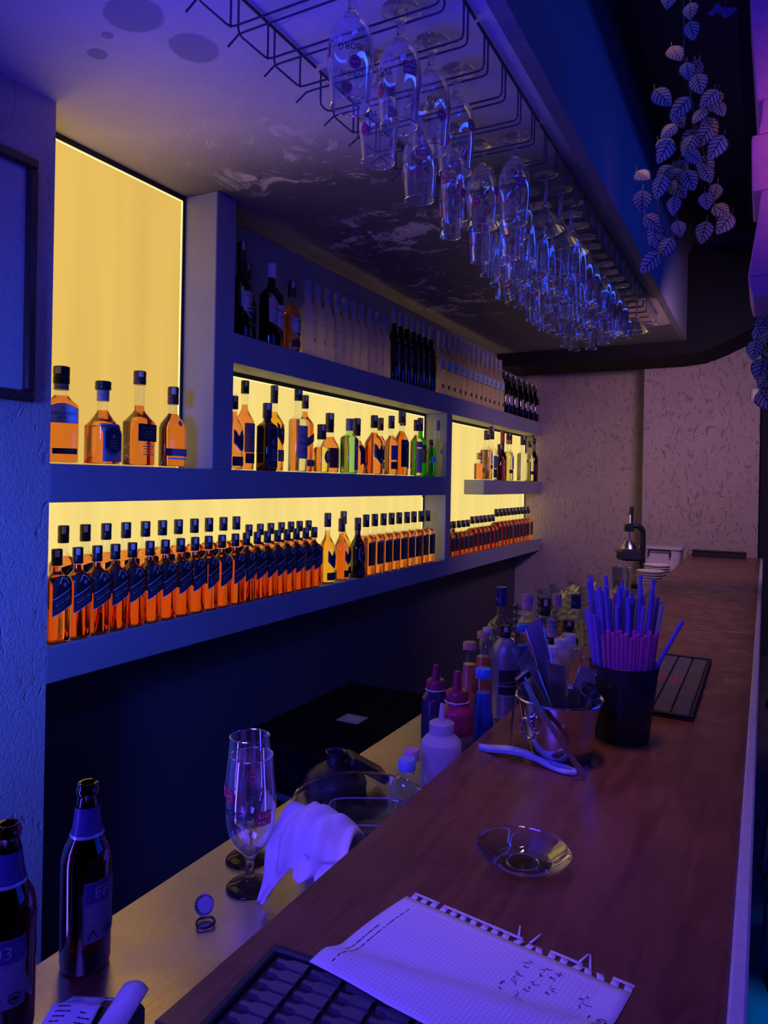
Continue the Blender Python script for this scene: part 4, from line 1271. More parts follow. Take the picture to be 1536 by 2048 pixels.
HANG = {                            # channel: [(kind, x, dy, turn)]
    0: [('t', -0.742, 0.014, 2.3)],
    1: [('t', -0.692, 0.0, 4.1)],
    2: [('t', -0.680, 0.0, 2.6), ('t', -0.812, 0.0, 4.4)],
    3: [('t', -0.672, 0.0, 4.55)],
    4: [('t', -0.822, -0.014, 3.7)],
    5: [('s', -0.785, 0.0, 2.9)],
    6: [('t', -0.648, -0.010, 3.9), ('t', -0.746, -0.010, 4.7), ('s', -0.845, -0.005, 4.2)],
    7: [('m', -0.800, 0.0, 0), ('b', -0.685, 0.0, 0)],
    8: [('m', -0.632, 0.0, 0), ('s', -0.745, 0.0, 4.8), ('s', -0.850, 0.0, 3.9)],
    9: [('m', -0.618, 0.0, 0), ('h', -0.735, 0.0, 0.4), ('h', -0.84, 0.0, 1.0)],
    10: [('m', -0.612, 0.0, 0), ('h', -0.725, 0.0, 5.6), ('s', -0.815, 0.0, 4.2), ('h', -0.905, 0.0, 3)],
    11: [('h', -0.645, 0.0, 5.3), ('h', -0.735, 0.0, 5.9), ('h', -0.825, 0, 5.0), ('h', -0.915, 0, 1)],
}
for k in range(12, 22):
    kinds = ('h', 'b', 't', 's')
    HANG[k] = [(kinds[(k * 3 + j * 2 + (1 if k > 16 else 0)) % 4], X4[j] - 0.004 * (k % 3), 0.004 * ((k * 5 + j) % 3 - 1), 0.7 * k + 1.9 * j) for j in range(4) if not (k in (13, 18) and j == 2)]
HANG[21] = [('m', -0.610, 0.0, 0), ('m', -0.733, 0.0, 0), ('s', -0.842, 0, 4.0), ('s', -0.932, 0, 4.5)]
POSW = ['at the bar side', 'second from the bar side', 'third from the bar side', 'fourth from the bar side']
used = set()
for k in sorted(HANG):
    for j, (kind, x, dy, a) in enumerate(HANG[k]):
        pr = PROTO[kind]
        zoff = 0.0140 if kind in 'mb' else 0.0215
        lab = f'{DESC[kind]} in the {CHW[k]} of the rack, {POSW[j]}'
        if len(HANG[k]) == 1:
            lab = f'{DESC[kind]} hanging alone in the {CHW[k]} of the rack'
        loc = (x, chan(k) + dy, Z_WIRE + zoff)
        rot = (pi, 0, a)
        if kind not in used:
            used.add(kind)
            pr.scale = (HS, HS, HS); pr.location = loc; pr.rotation_euler = rot; pr['label'] = lab; pr['group'] = 'glasses hanging from the overhead rack'
        else:
            copy_thing(pr, lab, loc, rot=rot, group='glasses hanging from the overhead rack')

# ------------------------------------------------------------------ things on the bar top
# near rubber mat with bottle-shaped pads
mat_near = thing('bar_mat', 'black rubber bar mat with bottle-shaped pads at the near end of the bar', 'bar mat', (-0.478, 0.655, BT), radians(4.0))
MW, ML = 0.40, 0.16
m = MB()
m.bbox(0, MW, -ML, 0, 0.0, 0.004, M_RUBBER, 0.001)
for (a0, a1, b0, b1) in ((0, MW, -0.010, 0), (0, MW, -ML, -ML + 0.010), (0, 0.010, -ML + 0.010, -0.010), (MW - 0.010, MW, -ML + 0.010, -0.010)):
    m.bbox(a0, a1, b0, b1, 0.004, 0.011, M_RUBBER, 0.002)
m.build('mat_base', mat_near, smooth=False)


def pad_outline(L=0.036, Wd=0.0135):
    h = Wd / 2
    return [(0, -h * 0.42), (L * 0.30, -h * 0.42), (L * 0.45, -h), (L, -h), (L, h), (L * 0.45, h), (L * 0.30, h * 0.42), (0, h * 0.42)]


m = MB()
for i in range(9):
    for j in range(8):
        xf = Matrix.Translation((0.018 + i * 0.042, -0.022 - j * 0.0172, 0))
        m.prism(pad_outline(), 0.004, 0.0095, M_RUBBER2, xf)
pads = m.build('pads', mat_near, smooth=False); pads['kind'] = 'stuff'


# torn-out squared notebook page
def mk_paper():
    k = NT('squared_paper')
    uv = k.n('ShaderNodeUVMap')
    sep = k.n('ShaderNodeSeparateXYZ'); k.l(uv.outputs[0], sep.inputs[0])

    def grid(o, n):
        f = k.math('FRACT', k.math('MULTIPLY', o, n))
        return k.math('LESS_THAN', f, 0.13)

    def inside(o, lo, hi):
        return k.math('MULTIPLY', k.math('GREATER_THAN', o, lo), k.math('LESS_THAN', o, hi))
    g = k.math('MAXIMUM', grid(sep.outputs[0], 56), grid(sep.outputs[1], 38))
    g = k.math('MULTIPLY', g, k.math('MULTIPLY', inside(sep.outputs[0], 0.09, 0.90), inside(sep.outputs[1], 0.02, 0.93)))
    k.l(k.mix(k.math('MULTIPLY', g, 0.62), (0.80, 0.79, 0.80), (0.36, 0.36, 0.46)), k.b.inputs['Base Color'])
    k.set(Roughness=0.7)
    MATS['squared_paper'] = k.m
    return k.m


M_PAPER = mk_paper()
page = thing('notebook_page', 'white squared notebook page torn from a spiral, lying beside the black mat', 'paper', (-0.395, 0.832, BT), math.atan2(-0.040, 0.281))
PW, PH = 0.284, 0.185


def page_z(x, y):
    """height of the sheet: it climbs onto the mat at its lower left"""
    t = max(0.0, min(1.0, (-y - 0.118 + 0.068 * x / PW) / 0.045))
    t = t * t * (3 - 2 * t)
    return 0.0012 + 0.0145 * t + 0.0012 * abs(sin(x * 31) * sin(-y * 24))


def page_pt(u, v, dz=0.0):
    x, y = u * PW, -(1 - v) * PH
    x += -0.006 * sin(pi * (1 - v)) * (1 - u)
    return (x, y - 0.008, page_z(x, y) + dz)


m = MB(); m.grid(lambda u, v: page_pt(u, v), 28, 18, M_PAPER)
NH = 20
pitch = PW / NH
rnd = random.Random(3)
for i in range(NH):                       # tabs left between the binding holes
    x0 = i * pitch + pitch * 0.42
    hgt = 0.0085
    torn = i in (10, 11, 12, 15, 16, 17)
    lean = rnd.uniform(-0.001, 0.001) + (rnd.choice((-0.003, 0.003)) if torn else 0)
    w_ = pitch * 0.58
    z0 = page_z(x0, 0)
    m.add([(x0, -0.008, z0), (x0 + w_, -0.008, z0), (x0 + w_ + lean, -0.008 + hgt, z0 + 0.0006), (x0 + lean, -0.008 + hgt, z0 + 0.0006)], [(0, 1, 2, 3)], P_WHITE)
    if i < NH - 1 and not torn and i not in (2,):   # bridge that closes the hole at the sheet's edge
        m.add([(x0 + lean, -0.008 + hgt, z0 + 0.0006), (x0 + pitch + w_, -0.008 + hgt, z0 + 0.0006), (x0 + pitch + w_, -0.008 + hgt + 0.0042, z0 + 0.0012), (x0 + lean, -0.008 + hgt + 0.0036, z0 + 0.0012)], [(0, 1, 2, 3)], P_WHITE)
    if torn and i in (10, 11, 15, 16):
        a = 0.5 if i % 2 else -0.5
        m.add([(x0 + 0.002, hgt - 0.008, z0 + 0.001), (x0 + 0.005, hgt - 0.008, z0 + 0.001), (x0 + 0.005 + a * 0.012, hgt + 0.008, z0 + 0.006), (x0 + 0.003 + a * 0.012, hgt + 0.008, z0 + 0.006)], [(0, 1, 2, 3)], P_WHITE)
m.build('sheet', page, mods=[('SOLIDIFY', dict(thickness=0.0005, offset=-1))])


def on_page(x, y, dz=0.0006):
    """x along the torn edge, y down the page, metres"""
    u, v = x / PW, 1 - y / PH
    return page_pt(u, v, dz)


def stroke(mb, pts, wid, mat):
    pts = [Vector((p[0], p[1], 0)) for p in pts]
    for a, b in zip(pts, pts[1:]):
        d = (b - a)
        if d.length < 1e-6:
            continue
        nrm = Vector((-d.y, d.x, 0)).normalized() * wid / 2
        mb.add([on_page(*(q.x, q.y)) for q in (a - nrm, b - nrm, b + nrm, a + nrm)], [(0, 1, 2, 3)], mat, None, True)


m = MB()
rnd = random.Random(11)
y = 0.022                                    # printed header rules running down the left margin
while y < 0.165:
    L = rnd.uniform(0.003, 0.012)
    stroke(m, [(0.021 + rnd.uniform(-0.0003, 0.0003), y), (0.021, y + L)], 0.0011, P_INK)
    y += L + rnd.uniform(0.001, 0.004)
y = 0.07
while y < 0.125:
    L = rnd.uniform(0.003, 0.010)
    stroke(m, [(0.013, y), (0.013, y + L)], 0.0011, P_INK); y += L + 0.002
stroke(m, [(0.262, 0.060), (0.2625, 0.115)], 0.0012, P_INK)
for st, x_, y_ in (('G', 0.274, 0.062), ('N', 0.274, 0.077), ('I', 0.274, 0.089)):
    put_text(m, st, 0.016, P_INK, lambda u, v, x_=x_, y_=y_: Vector(on_page(x_ + v * 0.8, y_ + u)))
m.build('printed_marks', page)
m = MB()
for (bx, by, nn) in ((0.183, 0.020, 3), (0.198, 0.020, 3), (0.213, 0.018, 4), (0.178, 0.043, 4), (0.197, 0.047, 4), (0.214, 0.043, 3), (0.172, 0.068, 3), (0.192, 0.072, 4), (0.248, 0.036, 4)):
    for q in range(nn):
        x, y = bx + rnd.uniform(-0.002, 0.002), by + q * 0.0052
        pts = [(x, y)]
        for _ in range(4):
            x += rnd.uniform(-0.0032, 0.0040); y += rnd.uniform(-0.0022, 0.0032)
            pts.append((x, y))
        stroke(m, pts, 0.0007, P_INK)
m.build('handwriting', page)

# glass saucer
dish = thing('glass_saucer', 'clear round glass saucer on the wooden bar above the notebook page', 'dish', (-0.288, 0.968, BT))
outer = [(0.0, 0.036), (0.002, 0.040), (0.007, 0.047), (0.016, 0.058), (0.024, 0.0655)]
inner = [(0.0265, 0.0665), (0.0255, 0.064), (0.018, 0.055), (0.010, 0.044), (0.006, 0.036), (0.0055, 0.010)]
m = MB(); m.lathe(smooth_profile(outer, 3) + smooth_profile(inner, 3), thin_glass('saucer_glass', (0.90, 0.94, 0.95), 0.8, 0.06, 0.02, 1.8), 40); m.build('saucer', dish)
m = MB(); m.tube([(0.022 * cos(2 * pi * i / 32), 0.022 * sin(2 * pi * i / 32), 0.0068) for i in range(32)], 0.0012, M_SOLID, 6, True); m.build('base_ring', dish)

# ice bucket and the bar tools in it
BX, BY = -0.350, 1.405
bucket = thing('ice_bucket', 'polished steel ice bucket with ring handle, full of bar tools', 'ice bucket', (BX, BY, BT))
pr = [(0.0, 0.056), (0.002, 0.060), (0.01, 0.063), (0.05, 0.0715), (0.09, 0.078), (0.112, 0.0815)]
m = MB(); m.lathe(pr + [(0.1115, 0.0795), (0.09, 0.076), (0.05, 0.0695), (0.01, 0.061), (0.004, 0.056)], M_STEEL, 48, None, True, True); m.build('bucket_body', bucket)
m = MB(); m.tube([(0.0835 * cos(2 * pi * i / 48), 0.0835 * sin(2 * pi * i / 48), 0.1135) for i in range(48)], 0.0028, M_STEEL, 8, True); m.build('rolled_rim', bucket)
for a in (-2.08, 1.06):
    dirv = Vector((cos(a), sin(a), 0)); sd = Vector((-sin(a), cos(a), 0))
    m = MB(); m.tube([dirv * 0.0725 + Vector((0, 0, 0.083)), dirv * 0.086 + Vector((0, 0, 0.083))], 0.009, M_STEEL2, 12)
    lug = m.build('handle_lug', bucket)
    m = MB(); m.tube([dirv * (0.085 + 0.002 * sin(t)) + sd * 0.019 * cos(t) + Vector((0, 0, 0.066 + 0.019 * sin(t))) for t in [2 * pi * i / 32 for i in range(32)]], 0.0026, M_CHROME, 8, True)
    m.build('ring_handle', lug)


def strip(path, wid, thick, mat, side):
    """flat metal strip along a path; side: direction of its width"""
    pts = smooth_path(path, 5)
    sd = Vector(side).normalized()
    vs = []; fs = []
    n = len(pts)
    for i, p in enumerate(pts):
        t = (pts[min(i + 1, n - 1)] - pts[max(i - 1, 0)]).normalized()
        nr = t.cross(sd).normalized()
        w_ = wid[min(len(wid) - 1, int(i / n * len(wid)))] if isinstance(wid, (list, tuple)) else wid
        for a, b in ((-1, -1), (1, -1), (1, 1), (-1, 1)):
            vs.append(p + sd * a * w_ / 2 + nr * b * thick / 2)
    for i in range(n - 1):
        for j in range(4):
            j2 = (j + 1) % 4
            fs.append((i * 4 + j, i * 4 + j2, (i + 1) * 4 + j2, (i + 1) * 4 + j))
    fs.append((3, 2, 1, 0)); fs.append(tuple((n - 1) * 4 + j for j in range(4)))
    return MB().add(vs, fs, mat, None, True)


def teeth(mb, p0, p1, side, nrm, n, mat, size=0.0035):
    p0, p1, s, nr = Vector(p0), Vector(p1), Vector(side).normalized(), Vector(nrm).normalized()
    for i in range(n):
        c = p0.lerp(p1, (i + 0.5) / n); d = (p1 - p0) / n * 0.45
        mb.add([c - d, c + d, c + s * size, c - d + nr * 0.0015, c + d + nr * 0.0015, c + s * size + nr * 0.0015], [(0, 1, 2), (5, 4, 3), (0, 3, 4, 1), (1, 4, 5, 2), (2, 5, 3, 0)], mat, None, True)


def tool(name, lab, cat='bar tool'):
    return thing(name, lab, cat, (BX, BY, BT), 0, 'bar tools in the ice bucket')


W = lambda x, y, z: Vector((x - BX, y - BY, z))        # bar-top point in the bucket's own frame
# tongs hooked over the left of the rim, one arm outside and one inside
tg = tool('ice_tongs', 'steel ice tongs hooked over the left rim of the bucket', 'tongs')
sd = (0.55, -0.83, 0)
m = strip([W(-0.444, 1.392, 0.004), W(-0.441, 1.395, 0.06), W(-0.434, 1.398, 0.115), W(-0.424, 1.404, 0.152), W(-0.415, 1.410, 0.160)], 0.013, 0.0014, M_STEEL2, sd)
teeth(m, W(-0.438, 1.386, 0.006), W(-0.436, 1.388, 0.068), (0.5, -0.8, 0), (-0.8, -0.5, 0), 11, M_CHROME)
m.build('arm', tg)
m = strip([W(-0.415, 1.410, 0.160), W(-0.407, 1.414, 0.150), W(-0.401, 1.416, 0.115), W(-0.392, 1.419, 0.055), W(-0.385, 1.421, 0.012)], 0.013, 0.0014, M_STEEL2, sd)
m.build('arm', tg)
# tongs lying across the front of the bucket, foot on the bar
t2 = tool('ice_tongs', 'long steel ice tongs slanting across the front of the bucket down to the bar', 'tongs')
sd2 = Vector((0.75, 0.25, 0.5))
m = strip([W(-0.402, 1.336, 0.158), W(-0.372, 1.322, 0.118), W(-0.335, 1.312, 0.075), W(-0.300, 1.306, 0.035), W(-0.276, 1.306, 0.0045)], [0.013, 0.013, 0.011, 0.012, 0.015], 0.0016, M_STEEL2, (0.6, -0.2, 0.75))
teeth(m, W(-0.312, 1.302, 0.056), W(-0.272, 1.300, 0.012), (0.6, -0.2, 0.75), (0.2, -0.9, 0), 12, M_CHROME)
m.build('arm', t2)
m = strip([W(-0.402, 1.337, 0.158), W(-0.408, 1.345, 0.164), W(-0.396, 1.362, 0.150), W(-0.362, 1.380, 0.085), W(-0.338, 1.395, 0.015)], 0.012, 0.0014, M_STEEL2, (0.7, -0.3, 0.5))
m.build('arm', t2)
m = MB(); m.tube([W(-0.413, 1.330, 0.150), W(-0.397, 1.350, 0.166)], 0.0085, M_CHROME, 12); m.build('hinge', t2)
# flat openers and bar blades standing in the bucket
blades = [
    ('bar_knife', 'long dark flat bar knife leaning left out of the bucket', [W(-0.345, 1.425, 0.006), W(-0.375, 1.432, 0.12), W(-0.402, 1.440, 0.20), W(-0.418, 1.445, 0.245)], [0.024, 0.026, 0.032, 0.036], (0.62, 0.25, 0.55)),
    ('bar_knife', 'dark flat bar knife beneath the longest one, leaning left', [W(-0.345, 1.400, 0.006), W(-0.380, 1.398, 0.10), W(-0.412, 1.396, 0.165), W(-0.424, 1.395, 0.188)], [0.022, 0.026, 0.030, 0.030], (0.5, 0.1, 0.7)),
    ('bottle_opener', 'broad dark bottle opener upright in the middle of the bucket', [W(-0.332, 1.385, 0.006), W(-0.338, 1.372, 0.10), W(-0.343, 1.360, 0.165), W(-0.346, 1.356, 0.188)], [0.028, 0.032, 0.036, 0.036], (1, -0.4, 0.05)),
    ('bottle_opener', 'dark bottle opener leaning right out of the bucket', [W(-0.335, 1.405, 0.006), W(-0.315, 1.410, 0.10), W(-0.303, 1.412, 0.15), W(-0.297, 1.413, 0.176)], [0.024, 0.028, 0.034, 0.030], (1, 0.2, -0.25)),
]
for nm, lab, path, wid, side in blades:
    t = tool(nm, lab)
    m = strip(path, wid, 0.004, plain('tool_steel', (0.30, 0.30, 0.34), 0.24, 0.95), side); m.build('blade', t)
    sp_ = smooth_path(path, 5); sv_ = Vector(side).normalized(); nn_ = len(sp_)
    for sg_ in (-1, 1):
        m = MB(); m.tube([p_ + sv_ * sg_ * wid[min(len(wid) - 1, int(q_ / nn_ * len(wid)))] / 2 for q_, p_ in enumerate(sp_)], 0.0022, M_STEEL, 6); m.build('edge', t)
    e = path[-1]; d = (path[-1] - path[-2]).normalized(); s_ = Vector(side).normalized()
    c = e - d * 0.018
    nr_ = d.cross(s_).normalized()
    m = MB(); m.tube([c + (s_ * cos(q) + d * sin(q)) * 0.010 + nr_ * 0.0032 for q in [2 * pi * i / 20 for i in range(20)]], 0.0016, M_STEEL, 6, True)
    m.build('opener_ring', t)
t = tool('wire_whisk', 'two bent steel wire loops standing at the back of the bucket', 'whisk')
for dx_, hh in ((0.0, 0.205), (0.016, 0.192)):
    m = strip([W(-0.338 + dx_, 1.425, 0.01), W(-0.345 + dx_, 1.43, 0.12), W(-0.330 + dx_, 1.432, hh - 0.008), W(-0.322 + dx_, 1.432, hh), W(-0.316 + dx_, 1.431, hh - 0.012), W(-0.316 + dx_, 1.428, 0.12), W(-0.322 + dx_, 1.424, 0.01)], 0.009, 0.0014, M_STEEL2, (0.2, -1, 0)); m.build('loop', t)
t = tool('jigger', 'small dark steel measuring cup standing at the right of the bucket', 'jigger')
xf = Matrix.Translation(W(-0.296, 1.388, 0.11)) @ Euler((0.25, 0.35, 0)).to_matrix().to_4x4()
m = MB(); m.lathe([(-0.035, 0.010), (0.0, 0.0125), (0.03, 0.019), (0.031, 0.0178), (0.002, 0.0112)], plain('tool_steel', (0.16,) * 3), 20, xf); m.build('cup', t)

# pale blue plastic peeler
peel = thing('peeler', 'pale blue plastic scoop with oval loop handle lying before the ice bucket', 'scoop', (-0.396, 1.338, BT), -0.15)
M_PEEL = plain('pale_blue_plastic', (0.42, 0.52, 0.78), 0.28)


def scoop_ring(u):
    """half-width of the outline and of the hole along the length"""
    pts = [(0.0, 0.002), (0.06, 0.008), (0.2, 0.0135), (0.35, 0.0125), (0.5, 0.0085), (0.62, 0.0075), (0.75, 0.0115), (0.88, 0.0165), (0.96, 0.013), (1.0, 0.003)]
    for a, b in zip(pts, pts[1:]):
        if a[0] <= u <= b[0]:
            t = (u - a[0]) / (b[0] - a[0]); t = t * t * (3 - 2 * t)
            return a[1] + (b[1] - a[1]) * t
    return 0.003


m = MB()
N = 40
SL = 0.205


def sc_z(u): return 0.004 + 0.010 * sin(pi * min(1, max(0, (u - 0.05) / 0.75))) ** 1.5


def sc_hole(u):
    q = (u - 0.83) / 0.105
    return 0.0085 * sqrt(max(0.0, 1 - q * q))


for sgn in (-1, 1):
    vs = []; fs = []
    for i in range(N + 1):
        u = i / N; x = (u - 0.5) * SL; o = scoop_ring(u); h = min(o * 0.8, sc_hole(u)); z = sc_z(u); th = 0.0045 if u > 0.55 else 0.006
        yo, yi = sgn * o, sgn * h
        vs += [(x, yi, z + th), (x, (yi + yo) / 2, z + th * 1.15), (x, yo * 0.93, z + th * 0.7), (x, yo, z), (x, yo * 0.9, z - th * 0.55), (x, yi, z - th * 0.6)]
    for i in range(N):
        for j in range(6):
            j2 = (j + 1) % 6
            q = (i * 6 + j, (i + 1) * 6 + j, (i + 1) * 6 + j2, i * 6 + j2)
            if j == 5 and sc_hole((i + 0.5) / N) < 0.001:
                continue
            fs.append(q if sgn < 0 else q[::-1])
    m.add(vs, fs, M_PEEL)
m.build('scoop_body', peel)

# straw cup and the straws
SX, SY = -0.257, 1.566
cup = thing('straw_cup', 'tall matt black tapering cup holding purple and pink straws', 'cup', (SX, SY, BT))
m = MB(); m.lathe([(0.0, 0.050), (0.003, 0.0525), (0.158, 0.0705), (0.1595, 0.0700), (0.159, 0.0685), (0.006, 0.0505), (0.005, 0.045)], M_BLACKPL, 40); m.build('cup_body', cup)
m = MB(); m.tube([(0.0705 * cos(2 * pi * i / 40), 0.0705 * sin(2 * pi * i / 40), 0.1585) for i in range(40)], 0.0012, M_BLACKPL, 6, True); m.build('rim', cup)
M_VIO = translucent('violet_straw', (0.52, 0.34, 0.90), 0.45, 0.2)
M_VIO2 = translucent('blue_straw', (0.38, 0.36, 0.92), 0.45, 0.2)
M_PNK = translucent('pink_straw', (0.95, 0.26, 0.66), 0.45, 0.2)
M_PAPERY = plain('straw_wrap', (0.88, 0.84, 0.82), 0.4)


def straw_mesh(L, r, mat):
    m = MB(); m.lathe([(0, r), (L, r), (L - 0.0005, r * 0.82), (0.0, r * 0.82)], mat, 10, None, False, False, close=True)
    return m.build('drinking_straw')


rnd = random.Random(5)
PROT = {('v', 1): straw_mesh(0.255, 0.0043, M_VIO), ('v', 2): straw_mesh(0.275, 0.0043, M_VIO2), ('p', 1): straw_mesh(0.215, 0.0043, M_PNK), ('w', 1): straw_mesh(0.262, 0.0045, M_PAPERY)}
LAB = dict(v='violet-blue drinking straw standing in the black cup', p='pink drinking straw in the front of the black cup', w='paper-wrapped straw on the right side of the black cup')
GRP = dict(v='violet straws in the black cup', p='pink straws in the black cup', w='wrapped straws in the black cup')
first = {}


def straw(kind, var, bx, by, tx, ty, zlift=0.0, label_=None):
    """from foot (bx, by) in the cup towards (tx, ty) at rim height, offsets from the cup's axis"""
    src = PROT[(kind, var)]
    d = Vector((tx - bx, ty - by, 0.154)).normalized()
    o = src if (kind, var) not in first else src.copy()
    if (kind, var) in first:
        COL.objects.link(o)
    first[(kind, var)] = 1
    o.location = (SX + bx, SY + by, BT + 0.010 + zlift)
    o.rotation_euler = d.to_track_quat('Z', 'Y').to_euler()
    tag(o, label_ or LAB[kind], 'straw', None if label_ else GRP[kind])


cs_, sn_ = cos(radians(28)), sin(radians(28))


def vw(r_, f_):
    """offset to the viewer's right and away from the viewer"""
    return (r_ * cs_ - f_ * sn_, r_ * sn_ + f_ * cs_)


for i in range(15):                      # front arc of pink straws
    q = -0.050 + 0.100 * i / 14
    f_ = -sqrt(max(0, 0.062 ** 2 - q * q)) * 0.93 + rnd.uniform(0, 0.004)
    b = vw(q * 0.72, f_ * 0.70); t_ = vw(q, f_)
    straw('p', 1, b[0], b[1], t_[0], t_[1], 0.004 * (i % 3))
for i in range(5):
    q = rnd.uniform(-0.045, 0.04)
    b = vw(q * 0.7, -0.022); t_ = vw(q, -0.040)
    straw('p', 1, b[0], b[1], t_[0], t_[1], 0.012)
for ring, (rr, n, f_off) in enumerate(((0.060, 13, 0.004), (0.046, 14, 0.0), (0.030, 9, 0.0), (0.014, 5, 0))):
    for i in range(n):
        a = (pi * (i + 0.5) / n) if ring == 0 else 2 * pi * (i + 0.31 * ring) / n
        q, f_ = rr * cos(a), rr * sin(a) + f_off
        if ring and f_ < -0.036:
            f_ = -0.034
        b = vw(q * 0.66, f_ * 0.66); t_ = vw(q * 1.0, f_ * 1.0)
        straw('v', 1 + (i + ring) % 2, b[0] + rnd.uniform(-0.003, 0.003), b[1] + rnd.uniform(-0.003, 0.003), t_[0] + rnd.uniform(-0.003, 0.003), t_[1] + rnd.uniform(-0.003, 0.003), rnd.uniform(0.0, 0.055))
for i, (q, f_) in enumerate(((-0.061, -0.012), (-0.060, 0.004), (-0.057, -0.024))):
    b = vw(q * 0.7, f_ * 0.7); t_ = vw(q * 1.04, f_)
    straw('v', 1, b[0], b[1], t_[0], t_[1], 0.0)
for i, (q, f_) in enumerate(((0.050, 0.020), (0.055, 0.010), (0.059, 0.018), (0.061, 0.002), (0.056, 0.028), (0.063, 0.012))):
    b = vw(q * 0.62, f_ * 0.6); t_ = vw(q * 1.02, f_)
    straw('w', 1, b[0], b[1], t_[0], t_[1], 0.004 * i)
b = vw(-0.012, -0.006); t_ = vw(0.060, -0.030)
straw('v', 2, b[0], b[1], t_[0], t_[1], 0.0, 'single blue straw leaning far out to the right of the black cup')

# far ribbed bar mat
fm = thing('bar_mat', 'long ribbed black bar rail mat with red lettering behind the straw cup', 'bar mat', (-0.205, 2.06, BT), 0.0)
m = MB(); m.bbox(-0.070, 0.070, -0.305, 0.315, 0, 0.006, M_RUBBER, 0.002)
for x0 in (-0.070, 0.063):
    m.bbox(x0, x0 + 0.007, -0.305, 0.315, 0.006, 0.014, M_RUBBER, 0.002)
for y0 in (-0.305, 0.308):
    m.bbox(-0.063, 0.063, y0, y0 + 0.007, 0.006, 0.014, M_RUBBER, 0.002)
m.build('mat_base', fm, smooth=False)
m = MB()
for c in range(3):
    for k in range(52):
        y0 = -0.293 + k * 0.0115
        m.bbox(-0.060 + c * 0.041, -0.060 + c * 0.041 + 0.037, y0, y0 + 0.007, 0.006, 0.0105, M_RUBBER2, 0.001)
ribs = m.build('ribs', fm, smooth=False); ribs['kind'] = 'stuff'
m = MB()
for c in range(2):
    for ln in range(3):
        put_text(m, ('RAKI' if ln == 1 else 'BAR'), 0.030 if ln == 1 else 0.022, plain('red_rubber_print', (0.95, 0.10, 0.12), 0.5), lambda u, v, c=c, ln=ln: Vector((-0.060 + c * 0.041 + 0.006 + 0.012 * ln - v * 0.55, 0.02 + c * 0.0 + u * 1.0, 0.0112)))
m.build('red_lettering', fm)

# black box at the far end of the bar
bxo = thing('black_tray', 'long black shallow tray at the far end of the bar', 'tray', (-0.306, 6.03, BT))
m = MB(); m.bbox(-0.185, 0.185, -0.05, 0.05, 0.0, 0.040, M_BLACKPL, 0.004)
m.build('tray_body', bxo, smooth=False)
m = MB(); m.bbox(-0.189, 0.189, -0.054, 0.054, 0.040, 0.046, M_BLACKPL, 0.002); m.build('lid', bxo, smooth=False)

# ------------------------------------------------------------------ things on the back counter
# two brown beer bottles
sBE = Shape(0.252, 0.0335, 0.150, 0.190, 0.0165, 2.0, base=0.008)
P_BEERLAB = plain('beer_label_paper', (0.20, 0.20, 0.26), 0.45)
P_BEERTOP = plain('beer_label_blue', (0.04, 0.05, 0.20), 0.35)


